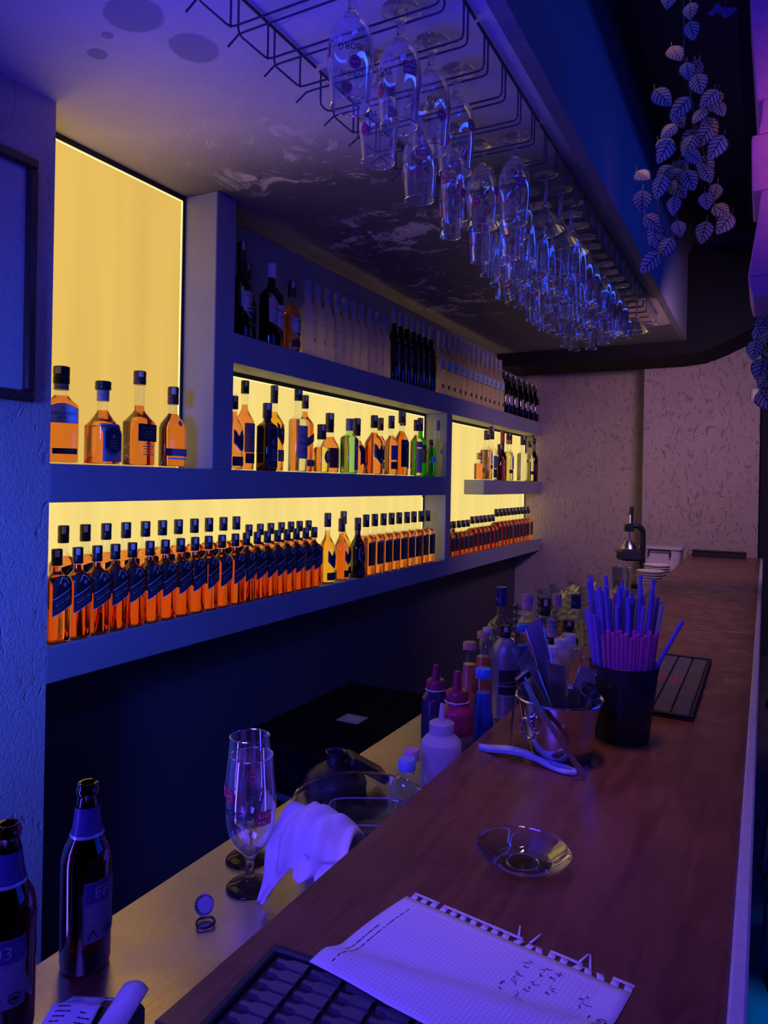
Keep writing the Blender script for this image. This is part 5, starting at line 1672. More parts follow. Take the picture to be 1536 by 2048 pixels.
def beer(lab, loc, rz, txt):
    t = thing('beer_bottle', lab, 'beer bottle', loc, rz)
    pr = [(0.0, 0.027), (0.003, 0.032), (0.010, 0.0335), (0.148, 0.0335), (0.165, 0.030), (0.180, 0.0225), (0.192, 0.0185), (0.215, 0.0155), (0.236, 0.0132), (0.2385, 0.0150), (0.2445, 0.0152), (0.2465, 0.0138), (0.252, 0.0140), (0.2535, 0.0125),
          (0.253, 0.0098), (0.236, 0.0098), (0.200, 0.012), (0.178, 0.020), (0.150, 0.0305), (0.012, 0.0308), (0.007, 0.024)]
    m = MB(); m.lathe(pr, M_BROWN_T, 36); m.build('glass_body', t)
    m = MB(); k = 8
    z0, z1 = 0.184, 0.222
    sec = [(0.184, 0.0215), (0.192, 0.0188), (0.205, 0.0170), (0.222, 0.0150)]
    m.lathe([(z, r + 0.0009) for z, r in sec], P_BEERTOP, 30, None, False, False)
    m.lathe([(0.1825, 0.0228), (0.184, 0.0228), (0.1865, 0.0215), (0.1865, 0.0205)], P_SILVER, 30, None, False, False)
    m.build('neck_label', t)

    def cyl(s, z, e): return Vector((0.0335 + e, 0, 0)).xyz if False else Vector(((0.0337 + e) * cos(s / 0.0335), (0.0337 + e) * sin(s / 0.0335), z))
    m = MB()
    m.grid(lambda u, v: cyl(-0.034 + 0.068 * u, 0.046 + 0.082 * v, 0.0004), 16, 2, P_BEERLAB)
    m.grid(lambda u, v: cyl(-0.033 + 0.066 * u, 0.100 + 0.027 * v, 0.0007), 16, 2, P_BEERTOP)
    put_text(m, txt, 0.022, P_GREYINK, lambda x, y: cyl(x, 0.112 + y, 0.0010))
    rnd = random.Random(2)
    for i in range(6):
        w_ = rnd.uniform(0.035, 0.058); zz = 0.094 - i * 0.0042
        m.grid(lambda u, v: cyl(-0.030 + w_ * u, zz + 0.0013 * v, 0.0008), 8, 1, P_GREYINK)
    m.grid(lambda u, v: cyl(-0.032 + 0.064 * u, 0.0485 + 0.0185 * v, 0.0007), 10, 1, P_GREYINK)
    m.grid(lambda u, v: cyl(-0.031 + 0.062 * u, 0.0495 + 0.0165 * v, 0.0009), 10, 1, P_BEERLAB)
    for s0 in (-0.022, 0.0, 0.021):
        if s0 == -0.022:
            tri = [(-0.007, -0.006), (0.007, -0.006), (0.0, 0.006)]
            m.add([cyl(s0 + a, 0.0575 + b, 0.0012) for a, b in tri] + [cyl(s0 + a * 0.7, 0.0568 + b * 0.7, 0.0012) for a, b in tri], [(0, 1, 4, 3), (1, 2, 5, 4), (2, 0, 3, 5)], P_INK)
        else:
            n = 16
            m.add([cyl(s0 + 0.0068 * cos(2 * pi * i / n), 0.0577 + 0.0068 * sin(2 * pi * i / n), 0.0012) for i in range(n)] + [cyl(s0 + 0.0055 * cos(2 * pi * i / n), 0.0577 + 0.0055 * sin(2 * pi * i / n), 0.0012) for i in range(n)],
                  [(i, (i + 1) % n, n + (i + 1) % n, n + i) for i in range(n)], P_INK)
            m.add([cyl(s0 + a, 0.0577 + b, 0.0013) for a, b in ((-0.004, -0.002), (0.003, -0.003), (0.004, 0.001), (-0.002, 0.003))], [(0, 1, 2, 3)], P_INK)
    m.build('body_label', t)
    return t


beer('empty brown beer bottle with blue neck label, farther from the viewer', (-0.828, 0.690, CT), 0.24, 'EFES')
beer('empty brown beer bottle cut by the left edge of the photo', (-0.812, 0.560, CT), -0.95, 'D03')

# receipts curling over a black card terminal
term = thing('card_terminal', 'black card terminal under the receipts at the near left corner', 'card terminal', (-0.690, 0.625, CT), 0.40)
m = MB(); m.bbox(-0.028, 0.030, -0.060, 0.016, 0.0, 0.030, M_BLACKPL, 0.006); m.build('terminal_body', term, smooth=False)
M_RCPT = plain('receipt_paper', (0.78, 0.76, 0.80), 0.6)
rc = thing('receipt', 'long printed till receipt beside the beer bottle', 'receipt', (-0.782, 0.634, CT), 0.46)


def rpt(x, y, dz=0.0):
    s = max(0.0, -y)
    return Vector((x + 0.004 * sin(s * 20), y, 0.006 + 0.034 * min(1, s / 0.06) ** 1.3 * (1 - 0.25 * max(0, s - 0.06) / 0.1) + 0.003 * sin(x * 70) * s * 8 + dz))


m = MB(); m.grid(lambda u, v: rpt(u * 0.057, -0.15 * (1 - v)), 10, 18, M_RCPT); m.build('sheet', rc, mods=[('SOLIDIFY', dict(thickness=0.0004))])
m = MB()
rnd = random.Random(9)
for i in range(17):
    y = -0.006 - i * 0.0075
    for (x0, w_) in ((0.008, rnd.uniform(0.008, 0.022)), (0.038, rnd.uniform(0.006, 0.014))):
        if rnd.random() < 0.16:
            continue
        x = x0
        while x < x0 + w_:
            d = rnd.uniform(0.0015, 0.004)
            m.add([rpt(x, y, 0.0007), rpt(x + d, y, 0.0007), rpt(x + d, y + 0.0018, 0.0007), rpt(x, y + 0.0018, 0.0007)], [(0, 1, 2, 3)], P_INK)
            x += d + 0.0009
m.build('print', rc)
rc2 = thing('receipt', 'curled blank receipt end arching over the card terminal', 'receipt', (-0.708, 0.650, CT), 0.40)
m = MB(); m.grid(lambda u, v: (0.001 + 0.032 * u + 0.004 * sin(pi * u), -0.10 * v, 0.0335 + 0.012 * sin(pi * min(1, 0.25 + u * 0.75)) - 0.004 * (1 - u)), 14, 8, M_RCPT); m.build('sheet', rc2, mods=[('SOLIDIFY', dict(thickness=0.0004))])

# crown cap and ring
cap = thing('crown_cap', 'silver crown bottle cap standing on the steel counter', 'bottle cap', (-0.760, 0.858, CT + 0.0155), 0, None, (radians(62), 0, radians(25)))
m = MB()
n = 42
pr = [(0.0, 0.0112, 0), (0.0012, 0.0125, 0), (0.0035, 0.0138, 0.0), (0.0062, 0.0152, 0.0009)]
vs = []; fs = []
for z, r, am in pr + [(0.0058, 0.0142, 0.0009), (0.0032, 0.0130, 0), (0.0010, 0.0115, 0)]:
    for j in range(n * 2):
        a = 2 * pi * j / (n * 2)
        rr = r + am * cos(a * 21)
        vs.append((rr * cos(a), rr * sin(a), z))
K = n * 2
for i in range(6):
    for j in range(K):
        fs.append((i * K + j, i * K + (j + 1) % K, (i + 1) * K + (j + 1) % K, (i + 1) * K + j))
fs.append(tuple(range(K - 1, -1, -1))); fs.append(tuple(6 * K + j for j in range(K)))
m.add(vs, fs, M_STEEL2); m.build('crown', cap)
ring = thing('rubber_ring', 'small black ring lying beside the crown cap', 'ring', (-0.742, 0.838, CT))
m = MB(); m.tube([((0.0135 + 0.0012 * sin(3 * a)) * cos(a), (0.0135 + 0.001 * cos(4 * a)) * sin(a), 0.0032 + 0.0012 * (1 + sin(2 * a))) for a in [2 * pi * i / 40 for i in range(40)]], 0.0019, M_BLACKPL, 8, True); m.build('ring', ring)

# two standing goblets
copy_thing(P_TUB, 'empty branded beer goblet on the steel counter, the nearer of two', (-0.747, 0.950, CT), rot=(0, 0, 1.2), group='beer goblets standing on the counter').scale = (1.04, 1.04, 1.04)
copy_thing(P_TUB, 'empty branded beer goblet on the steel counter, the farther of two', (-0.806, 1.018, CT), rot=(0, 0, -0.75), group='beer goblets standing on the counter').scale = (1.04, 1.04, 1.04)

# clear tub with a cloth over its rim
TX, TY = -0.655, 1.155
tub = thing('plastic_tub', 'large clear round plastic tub with a cloth over its rim', 'tub', (TX, TY, CT))
m = MB(); m.lathe(smooth_profile([(0.0, 0.100), (0.003, 0.104), (0.05, 0.114), (0.090, 0.122)], 3) + [(0.0905, 0.120), (0.05, 0.112), (0.004, 0.102)], M_TUB, 48); m.build('tub_wall', tub)
m = MB(); m.tube([(0.1235 * cos(2 * pi * i / 56), 0.1235 * sin(2 * pi * i / 56), 0.0905) for i in range(56)], 0.0022, M_SOLID, 8, True); m.build('rim', tub)
lid = thing('plastic_box', 'clear rectangular plastic box standing inside the round tub', 'plastic box', (-0.640, 1.165, CT + 0.0045), 0.5)
m = MB(); m.lathe([(0.0, 0.062), (0.002, 0.066), (0.060, 0.074), (0.062, 0.077), (0.0625, 0.075), (0.060, 0.072), (0.003, 0.063)], M_TUB, 40, None, True, True, 1.0, 0.72, [5] * 7); m.build('box_wall', lid)
m = MB(); m.tube([(0.0765 * cos(a) * (abs(cos(a)) ** 5 + abs(sin(a)) ** 5) ** -0.2, 0.72 * 0.0765 * sin(a) * (abs(cos(a)) ** 5 + abs(sin(a)) ** 5) ** -0.2, 0.0622) for a in [2 * pi * i / 48 for i in range(48)]], 0.0016, C_GREY, 6, True); m.build('rim', lid)
pot = thing('white_tub', 'white plastic pot half hidden under the cloth', 'pot', (-0.598, 0.968, CT))
m = MB(); m.lathe([(0.0, 0.036), (0.003, 0.039), (0.095, 0.046), (0.097, 0.048), (0.100, 0.048), (0.100, 0.045), (0.005, 0.037)], M_MILKY, 32); m.build('pot_wall', pot)

cloth = thing('bar_cloth', 'crumpled white bar cloth draped over the tub, hanging down to the counter', 'cloth', (-0.67, 1.0, CT))
rows = [  # (left, right) points across the cloth, from inside the tub over the top to the hem
    ((-0.672, 1.085, 0.040), (-0.590, 1.060, 0.050)),
    ((-0.698, 1.055, 0.082), (-0.578, 1.030, 0.092)),
    ((-0.712, 1.020, 0.112), (-0.560, 0.985, 0.122)),
    ((-0.718, 0.985, 0.108), (-0.553, 0.940, 0.112)),
    ((-0.716, 0.958, 0.080), (-0.556, 0.912, 0.080)),
    ((-0.712, 0.938, 0.040), (-0.572, 0.905, 0.072)),
    ((-0.706, 0.925, 0.006), (-0.612, 0.898, 0.050)),
]


def cl(u, v):
    w0 = max(0.0, min(1.0, (u - 0.30) / 0.16)); w0 = w0 * w0 * (3 - 2 * w0)
    hem = v
    v = v * (1.0 - 0.27 * w0)
    t = v * (len(rows) - 1); i = min(int(t), len(rows) - 2); t -= i

    def cr(side):
        p = [Vector(rows[max(0, min(len(rows) - 1, i + q))][side]) for q in (-1, 0, 1, 2)]
        return 0.5 * (2 * p[1] + (p[2] - p[0]) * t + (2 * p[0] - 5 * p[1] + 4 * p[2] - p[3]) * t * t + (3 * p[1] - p[0] - 3 * p[2] + p[3]) * t ** 3)
    a, b = cr(0), cr(1)
    p = a.lerp(b, u)
    hump = sin(pi * u ** 0.85) ** 0.6 * (0.030 * math.exp(-((v - 0.36) / 0.24) ** 2))
    p.z += hump
    amp = 0.004 + 0.013 * max(0, v - 0.3)
    fold = sin(u * 19 + 2.2 * v) * amp + sin(u * 41 - 3 * v + 0.7) * amp * 0.38 + 0.006 * sin(7 * v + 9 * u)
    p.y -= fold * (0.3 + 0.7 * min(1, v * 1.6)) + 0.028 * sin(pi * u) * max(0, min(1, (v - 0.25) * 3)) * (1 - 0.4 * v)
    p.z += 0.5 * fold * math.exp(-((v - 0.4) / 0.2) ** 2)
    p.x += 0.004 * sin(v * 17 + u * 5)
    p.y -= 0.010 * w0 * max(0.0, hem - 0.86) * 7 * (1 + 0.7 * sin(u * 23)); p.z += 0.006 * w0 * sin(u * 17) * max(0.0, hem - 0.5)
    cre = abs(sin(u * 13 + 5 * v + 1.1 * sin(6 * v))) ** 3 * 0.008 + abs(sin(u * 7 - 9 * v)) ** 4 * 0.006
    p.z -= cre * math.exp(-((v - 0.38) / 0.22) ** 2)
    p.y += cre * min(1, v * 2) * 0.8
    p.z -= 0.035 * max(0.0, 1 - u * 4.0) * max(0.0, v - 0.85) * 6 * 0.15
    return p - Vector((-0.67, 1.0, 0))


M_CLOTH = None


def mk_cloth():
    k = NT('cotton_cloth')
    v = k.coord()
    st = k.ramp(k.noise(v, 22, 4, 0.6), [(0.55, (0, 0, 0)), (0.72, (1, 1, 1))])
    k.l(k.mix(k.math('MULTIPLY', st, 0.5), (0.88, 0.85, 0.86), (0.58, 0.48, 0.52)), k.b.inputs['Base Color'])
    k.set(Roughness=0.9)
    k.b.inputs['Sheen Weight'].default_value = 0.2
    k.bump(k.noise(v, 260, 3), 0.15, 0.001)
    return k.m


M_CLOTH = mk_cloth()
m = MB(); m.grid(cl, 46, 54, M_CLOTH); m.build('draped_cloth', cloth, mods=[('SOLIDIFY', dict(thickness=0.0025, offset=0)), ('SUBSURF', dict(levels=1, render_levels=1))])

# black juicer lid and spout behind the tub
gd = thing('citrus_squeezer', 'black plastic jug lid with open round spout behind the clear tub', 'jug', (-0.830, 1.352, CT), 0.3)
m = MB(); m.lathe(smooth_profile([(0.0, 0.066), (0.01, 0.070), (0.028, 0.064), (0.045, 0.045), (0.055, 0.026)], 4), M_BLACKPL, 36); m.build('dome', gd)
m = MB(); m.lathe([(0.050, 0.020), (0.078, 0.021), (0.081, 0.023), (0.0815, 0.021), (0.079, 0.0185), (0.058, 0.0175), (0.056, 0.010)], plain('dark_steel', (0.12, 0.12, 0.15), 0.25, 0.8), 28); m.build('spout', gd)
xf = Matrix.Translation((0.066, 0.020, 0.038)) @ Euler((0.0, 0.55, 0.5)).to_matrix().to_4x4()
m = MB(); m.bbox(-0.055, 0.045, -0.034, 0.034, -0.004, 0.016, M_BLACKPL, 0.005, xf); m.build('flap', gd, smooth=False)

# dark appliance standing in the aisle with a white sticker
ap = thing('bottle_cooler', 'dark bottle cooler with a white sticker on top, beyond the counter edge', 'cooler', (-1.18, 2.02, 0))
m = MB(); m.bbox(-0.22, 0.22, -0.32, 0.36, 0.0, 0.835, plain('cooler_paint', (0.004, 0.004, 0.006), 0.9, 0, 0.03), 0.01); m.build('cabinet', ap, smooth=False)
m = MB(); m.bbox(-0.225, 0.225, -0.325, 0.365, 0.8355, 0.855, MATS['cooler_paint'], 0.006); m.build('lid', ap, smooth=False)
m = MB(); m.box(-0.035, 0.045, -0.045, 0.030, 0.8552, 0.8562, plain('sticker_paper', (0.20, 0.20, 0.26), 0.5)); m.box(-0.015, 0.025, -0.025, 0.010, 0.8562, 0.8565, P_GREYINK); m.build('sticker', ap, smooth=False)
m = MB()
for k in range(9):
    m.bbox(-0.12, 0.12, -0.324, -0.3205, 0.30 + k * 0.05, 0.318 + k * 0.05, plain('grille', (0.06, 0.06, 0.075), 0.4), 0.001)
m.build('front_grille', ap, smooth=False)


# ---- bottles along the counter
def pet(lab, loc, H, R, capmat, liquid, body=None, fill=0.78, rz=0.0, conical=False, name='soft_drink_bottle', textlines=True, cr=0.0155):
    t = thing(name, lab, 'bottle', loc, rz)
    zc = H - 0.020
    if conical:
        pr = [(0, R * 0.90), (0.004, R * 0.98), (0.02, R), (H * 0.30, R * 0.93), (H * 0.60, R * 0.66), (H * 0.78, R * 0.50), (zc - 0.008, cr * 0.80), (zc - 0.004, cr * 1.05), (zc - 0.002, cr * 0.8), (zc, cr * 0.8)]
    else:
        pr = [(0, R * 0.85), (0.004, R * 0.97), (0.015, R), (H * 0.30, R * 0.95), (H * 0.50, R), (H * 0.66, R * 0.98), (H * 0.78, R * 0.75), (zc - 0.012, cr * 0.85), (zc - 0.006, cr * 1.06), (zc - 0.004, cr * 0.85), (zc, cr * 0.85)]
    m = MB(); m.lathe(smooth_profile(pr, 3), body or M_CLEAR, 28); m.build('bottle_body', t)
    if liquid:
        q = [(max(0.003, z), max(0.002, r - 0.0014)) for z, r in smooth_profile(pr, 3) if z < H * fill]
        m = MB(); m.lathe(q, liquid, 28); m.build('drink', t)
    m = MB()
    vs = []; fs = []
    n = 48
    for z, r in ((zc - 0.003, cr), (zc + 0.014, cr), (zc + 0.0165, cr * 0.9)):
        for j in range(n):
            a = 2 * pi * j / n
            rr = r * (1 + (0.025 if j % 2 else 0.0) * (z < zc + 0.015))
            vs.append((rr * cos(a), rr * sin(a), z))
    for i in range(2):
        for j in range(n):
            fs.append((i * n + j, i * n + (j + 1) % n, (i + 1) * n + (j + 1) % n, (i + 1) * n + j))
    fs.append(tuple(range(n - 1, -1, -1))); fs.append(tuple(2 * n + j for j in range(n)))
    m.add(vs, fs, capmat); m.build('cap', t)
    if textlines:
        def rad(z):
            sp = smooth_profile(pr, 3)
            for a, b in zip(sp, sp[1:]):
                if a[0] <= z <= b[0]:
                    return a[1] + (b[1] - a[1]) * (z - a[0]) / max(1e-9, b[0] - a[0])
            return R
        m = MB()
        for k in range(4):
            zz = H * 0.50 - k * 0.006
            w_ = (0.7, 0.5, 0.62, 0.4)[k] * 0.03
            m.grid(lambda u, v: ((rad(zz + 0.002 * v) + 0.0008) * cos(-0.62 + (u - 0.5) * w_ / rad(zz)), (rad(zz + 0.002 * v) + 0.0008) * sin(-0.62 + (u - 0.5) * w_ / rad(zz)), zz + 0.002 * v), 5, 1, P_INK)
        m.build('small_print', t)
    return t


D_ORANGE = translucent('orange_drink', (0.86, 0.34, 0.12), 0.4, 0.2)
D_BLUE = translucent('blue_drink', (0.03, 0.16, 0.75), 0.45, 0.2)
pet('conical bottle of bright blue drink with blue cap beside the wood edge', (-0.560, 1.548, CT), 0.262, 0.0345, C_BLUE, D_BLUE, conical=True, fill=0.80, cr=0.0185)
pet('conical bottle of orange drink with orange cap, the nearer of two', (-0.722, 1.880, CT), 0.240, 0.0345, C_ORANGE, D_ORANGE, conical=True, fill=0.74, cr=0.0185)
pet('conical bottle of orange drink with orange cap, the farther of two', (-0.742, 2.045, CT), 0.238, 0.0345, C_ORANGE, D_ORANGE, conical=True, fill=0.70, cr=0.0185)
pet('conical bottle of blue drink behind the ice bucket tongs', (-0.652, 2.146, CT), 0.253, 0.0330, C_BLUE, D_BLUE, conical=True, fill=0.78, cr=0.0185)
pet('small clear water bottle with pale blue cap against the wood edge', (-0.562, 1.160, CT), 0.185, 0.031, plain('pale_blue_cap', (0.25, 0.42, 0.75), 0.4), None, textlines=False, name='water_bottle', rz=0.2)
pet('small clear bottle with speckled pink cap behind the pale blue capped one', (-0.590, 1.238, CT), 0.172, 0.030, C_PINK, None, textlines=False, name='water_bottle')
pet('clear bottle with white cap behind the orange drinks', (-0.785, 2.200, CT), 0.218, 0.034, C_WHITE, None, textlines=False, name='water_bottle')


def squeeze(lab, loc, H, R, bodymat, capmat, lab_mat=None, nozzle='cone', txt=None):
    t = thing('squeeze_bottle', lab, 'squeeze bottle', loc, 0.0)
    zb = H * 0.70
    m = MB(); m.lathe(smooth_profile([(0, R * 0.93), (0.004, R), (zb * 0.5, R), (zb * 0.93, R), (zb, R * 0.93), (zb + 0.012, R * 0.66), (zb + 0.016, R * 0.62)], 3), bodymat, 32); m.build('bottle_body', t)
    zz = zb + 0.016
    m = MB()
    if nozzle == 'cone':
        m.lathe([(zz, R * 0.70), (zz + 0.0015, R * 0.74), (zz + 0.003, R * 0.70)], C_WHITE, 30)
        m.build('seal_ring', t)
        m = MB(); m.lathe([(zz + 0.003, R * 0.68), (zz + 0.020, R * 0.68), (zz + 0.024, R * 0.60), (zz + 0.025, R * 0.30), (H - 0.004, R * 0.19), (H, R * 0.16)], capmat, 30)
    else:
        m.lathe([(zz, R * 0.62), (zz + 0.018, R * 0.62), (zz + 0.021, R * 0.5), (zz + 0.022, R * 0.17), (H - 0.002, R * 0.09), (H, R * 0.07)], capmat, 30)
    m.build('nozzle_cap', t)
    if lab_mat:
        def cyl(s, z, e): return Vector(((R + e) * cos(-0.65 + s / R), (R + e) * sin(-0.65 + s / R), z))
        m = MB()
        m.grid(lambda u, v: cyl(-R * 1.1 + 2.2 * R * u, zb * 0.12 + zb * 0.62 * v, 0.0006), 14, 2, lab_mat)
        m.grid(lambda u, v: cyl(0.002 + 0.7 * R * u, zb * 0.46 + zb * 0.22 * v, 0.0010), 8, 2, P_WHITE if lab_mat is P_BLACK else P_PINKISH)
        for k in range(6):
            m.grid(lambda u, v: cyl(0.004 + 0.55 * R * u * (0.6 + 0.4 * ((k * 7) % 3) / 2), zb * (0.64 - 0.028 * k) + 0.0016 * v, 0.0014), 6, 1, P_INK)
        if txt:
            put_text(m, txt, 0.020, P_WHITE, lambda x, y: cyl(x - 0.004, zb * 0.32 + y, 0.0012))
        m.build('wrap_label', t)
    return t


M_CHOC = plain('dark_sauce_bottle', (0.05, 0.02, 0.06), 0.25)
M_STRAW = plain('red_sauce_bottle', (0.50, 0.03, 0.09), 0.28)
squeeze('plain milky white squeeze bottle in front of the red sauce', (-0.560, 1.311, CT), 0.242, 0.0400, M_MILKY, M_MILKY, None, 'thin')
squeeze('red sauce bottle with maroon cone cap beside the blue drink', (-0.583, 1.446, CT), 0.272, 0.0365, M_STRAW, C_MAROON, P_PINKISH, txt='MIXIN')
squeeze('dark sauce bottle with maroon cone cap left of the red sauce', (-0.680, 1.552, CT), 0.250, 0.0330, M_CHOC, C_MAROON, P_BLACK)

# bottles farther along the counter
M_SILV = plain('silver_grey_glass', (0.34, 0.33, 0.36), 0.38, 0.5)
sSV = Shape(0.245, 0.038, 0.172, 0.234, 0.0125, 2.0, curve=3.2)
tS = make_bottle('silver_liqueur_bottle', 'silver-grey round-shouldered bottle with black band behind the blue drink', sSV, M_SILV, None, 0, (0.232, 0.268, 0.0150, C_BLACK), None,
                 [('front_label', [('patch', -0.034, 0.034, 0.075, 0.145, 0, P_BLACK), ('patch', -0.034, 0.034, 0.098, 0.101, 0, P_SILVER), ('patch', -0.034, 0.034, 0.112, 0.114, 0.2, P_GREYINK), ('patch', -0.034, 0.034, 0.070, 0.0735, 0, P_SILVER)])])
put(tS, -0.662, 2.010, CT, -0.6)
sBG = Shape(0.290, 0.043, 0.185, 0.235, 0.0155, 4.0)
put(make_bottle('gin_bottle', 'large clear square bottle with navy cap, leftmost on the back counter', sBG, M_CLEAR, L_CLEAR, 0.15, (0.262, 0.326, 0.0195, C_NAVY), None, [('front_label', [('disc', 0, 0.12, 0.02, 0.028, P_BLUE)])]), -0.792, 2.356, CT, -0.6)
sTB = Shape(0.275, 0.036, 0.180, 0.225, 0.0155, 2.0)
put(make_bottle('rum_bottle', 'clear bottle with dusty pink cap right of the navy-capped one', sTB, M_CLEAR, L_ROSE, 0.16, (0.240, 0.295, 0.0185, C_PINK), None, [('front_label', [('patch', -0.03, 0.03, 0.05, 0.13, 0, P_PINKISH)])]), -0.730, 2.452, CT, -0.6)
put(make_bottle('vodka_bottle', 'clear bottle with tall black cap between stacked glass bowls', Shape(0.255, 0.037, 0.175, 0.212, 0.0150, 2.0), M_CLEAR, L_CLEAR, 0.15, (0.205, 0.268, 0.0185, C_BLACK), None, [('front_label', [('patch', -0.03, 0.03, 0.05, 0.12, 0, P_WHITE)])]), -0.700, 2.575, CT, -0.6)
put(make_bottle('wine_bottle', 'dark bottle with ribbed pale sleeve behind the white caps', Shape(0.225, 0.034, 0.125, 0.165, 0.0145, 2.0), M_DARK_T, L_RED, 0.14, [(0.168, 0.2, 0.0165, C_PINK), (0.2005, 0.228, 0.0165, C_GREY)], None), -0.628, 2.392, CT, 0)
put(make_bottle('rum_bottle', 'clear bottle with dusty pink cap next to the navy cap, deep on the counter', Shape(0.225, 0.035, 0.150, 0.185, 0.0150, 2.0), M_CLEAR, L_ROSE, 0.13, (0.190, 0.240, 0.0180, C_PINK), None), -0.735, 2.880, CT, -0.6)
put(make_bottle('vodka_bottle', 'clear bottle with navy cap deep on the counter behind the straws', Shape(0.225, 0.036, 0.150, 0.185, 0.0150, 2.0), M_CLEAR, L_CLEAR, 0.13, (0.185, 0.242, 0.0190, C_NAVY), None), -0.665, 2.905, CT, -0.6)
put(make_bottle('bourbon_bottle', 'short amber bottle with black collar next to the white caps', Shape(0.165, 0.036, 0.100, 0.130, 0.0150, 2.0), M_BROWN_T, L_RED, 0.09, (0.135, 0.172, 0.0185, C_BLACK), None), -0.645, 2.705, CT, -0.6)
for (x, y, h, lab) in ((-0.550, 2.092, 0.205, 'white-capped white carton bottle, nearest of three by the wood edge'), (-0.560, 2.251, 0.196, 'white-capped white carton bottle, middle of three by the wood edge'), (-0.572, 2.416, 0.180, 'white-capped white carton bottle, farthest of three by the wood edge')):
    t = thing('cream_bottle', lab, 'bottle', (x, y, CT))
    m = MB(); m.lathe(smooth_profile([(0, 0.028), (0.004, 0.031), (h * 0.62, 0.031), (h * 0.80, 0.024), (h - 0.026, 0.0185)], 3), M_MILKY, 24); m.build('bottle_body', t)
    m = MB(); m.lathe([(h - 0.027, 0.021), (h - 0.004, 0.021), (h, 0.019)], C_WHITE, 24); m.build('cap', t)
t = thing('sauce_bottle', 'dark bottle with round black cap behind the bucket tools', 'bottle', (-0.552, 1.960, CT))
m = MB(); m.lathe(smooth_profile([(0, 0.030), (0.004, 0.033), (0.13, 0.033), (0.16, 0.024), (0.178, 0.018)], 3), plain('dark_sauce_bottle', (0.05, 0.02, 0.06)), 24); m.build('bottle_body', t)
m = MB(); m.lathe(smooth_profile([(0.177, 0.020), (0.180, 0.022), (0.200, 0.022), (0.207, 0.014), (0.209, 0.004)], 3), C_BLACK, 24); m.build('cap', t)


# stacked glass bowls
def bowl_mesh(r, h):
    m = MB(); m.lathe(smooth_profile([(0, r * 0.62), (0.003, r * 0.68), (h * 0.5, r * 0.88), (h, r)], 3) + [(h, r * 0.94), (h * 0.5, r * 0.82), (0.006, r * 0.62)], M_SOLID, 28)
    return m


for (x, y, r, n, lab) in ((-0.800, 2.640, 0.038, 8, 'slim stack of small glass ashtrays'), (-0.800, 3.050, 0.066, 8, 'near wide stack of glass ashtrays'), (-0.795, 3.235, 0.068, 8, 'middle wide stack of glass ashtrays'), (-0.760, 3.420, 0.068, 8, 'far wide stack of glass ashtrays')):
    pr_ = bowl_mesh(r, 0.032).build('glass_ashtray')
    for i in range(n):
        o = pr_ if i == 0 else pr_.copy()
        if i:
            COL.objects.link(o)
        o.location = (x, y, CT + 0.0275 * i * (1.0 if r > 0.05 else 0.98))
        tag(o, f'clear glass ashtray, {ORD[i]} from the bottom of the {lab[:-len(" of glass ashtrays")] if r > 0.05 else "slim stack"}', 'ashtray', lab)

# storage box with lid, paper cups, citrus press at the far end
sb_ = thing('storage_box', 'frosted plastic storage box with clip lid at the far end of the counter', 'storage box', (-0.680, 5.76, CT), 0.0)
m = MB(); m.lathe([(0.0, 0.120), (0.004, 0.126), (0.215, 0.142), (0.217, 0.140), (0.006, 0.120)], M_MILKY, 40, None, True, True, 1.0, 1.1, [8] * 5); m.build('box_body', sb_)
m = MB(); m.lathe([(0.2175, 0.150), (0.220, 0.154), (0.232, 0.154), (0.237, 0.146), (0.239, 0.120)], translucent('lid_plastic', (0.62, 0.60, 0.62), 0.3, 0.3), 40, None, True, True, 1.0, 1.1, [8] * 5); m.build('lid', sb_)
for a in (0,):
    m = MB(); m.tube([(-0.075, -0.168, 0.165), (-0.075, -0.174, 0.206), (-0.070, -0.176, 0.212), (0.070, -0.176, 0.212), (0.075, -0.174, 0.206), (0.075, -0.168, 0.165)], 0.006, C_BLACK, 8); m.build('clip_handle', sb_)
pcg = MB(); pcg.lathe([(0.0, 0.060), (0.002, 0.062), (0.085, 0.080), (0.088, 0.084), (0.091, 0.082), (0.087, 0.0785), (0.004, 0.059)], plain('paper_cup', (0.72, 0.62, 0.52), 0.6), 32)
pc = pcg.build('paper_tub')
for q, (x, y, n) in enumerate(((-0.625, 4.72, 5), (-0.615, 4.95, 6))):
    for i in range(n):
        o = pc if (q == 0 and i == 0) else pc.copy()
        if not (q == 0 and i == 0):
            COL.objects.link(o)
        o.location = (x, y, CT + 0.0165 * i)
        tag(o, f'beige paper tub, {ORD[i]} from the bottom of the {"near" if q == 0 else "far"} stack', 'paper tub', 'beige paper tubs in two stacks')
jp = thing('citrus_press', 'black lever citrus press standing against the corner of the back wall', 'citrus press', (-0.790, 5.10, CT), 0.5)
M_CAST = plain('cast_black', (0.022, 0.022, 0.026), 0.35, 0.3)
m = MB(); m.bbox(-0.085, 0.085, -0.10, 0.10, 0.0, 0.025, M_CAST, 0.008); m.build('base', jp, smooth=False)
m = MB(); m.tube(smooth_path([(0.065, 0, 0.02), (0.066, 0, 0.20), (0.066, 0, 0.34), (0.058, 0, 0.390), (0.020, 0, 0.410), (-0.040, 0, 0.405)], 6), 0.019, M_CAST, 12); m.build('arm', jp)
m = MB(); m.bbox(-0.060, 0.0, -0.026, 0.026, 0.370, 0.420, M_CAST, 0.008); m.tube([(-0.015, 0, 0.425), (-0.015, 0, 0.49)], 0.012, M_CHROME, 12); m.build('head', jp)
m = MB(); m.tube([(-0.015, 0, 0.485), (-0.015, 0, 0.54)], 0.016, C_BLACK, 14); m.build('knob', jp)
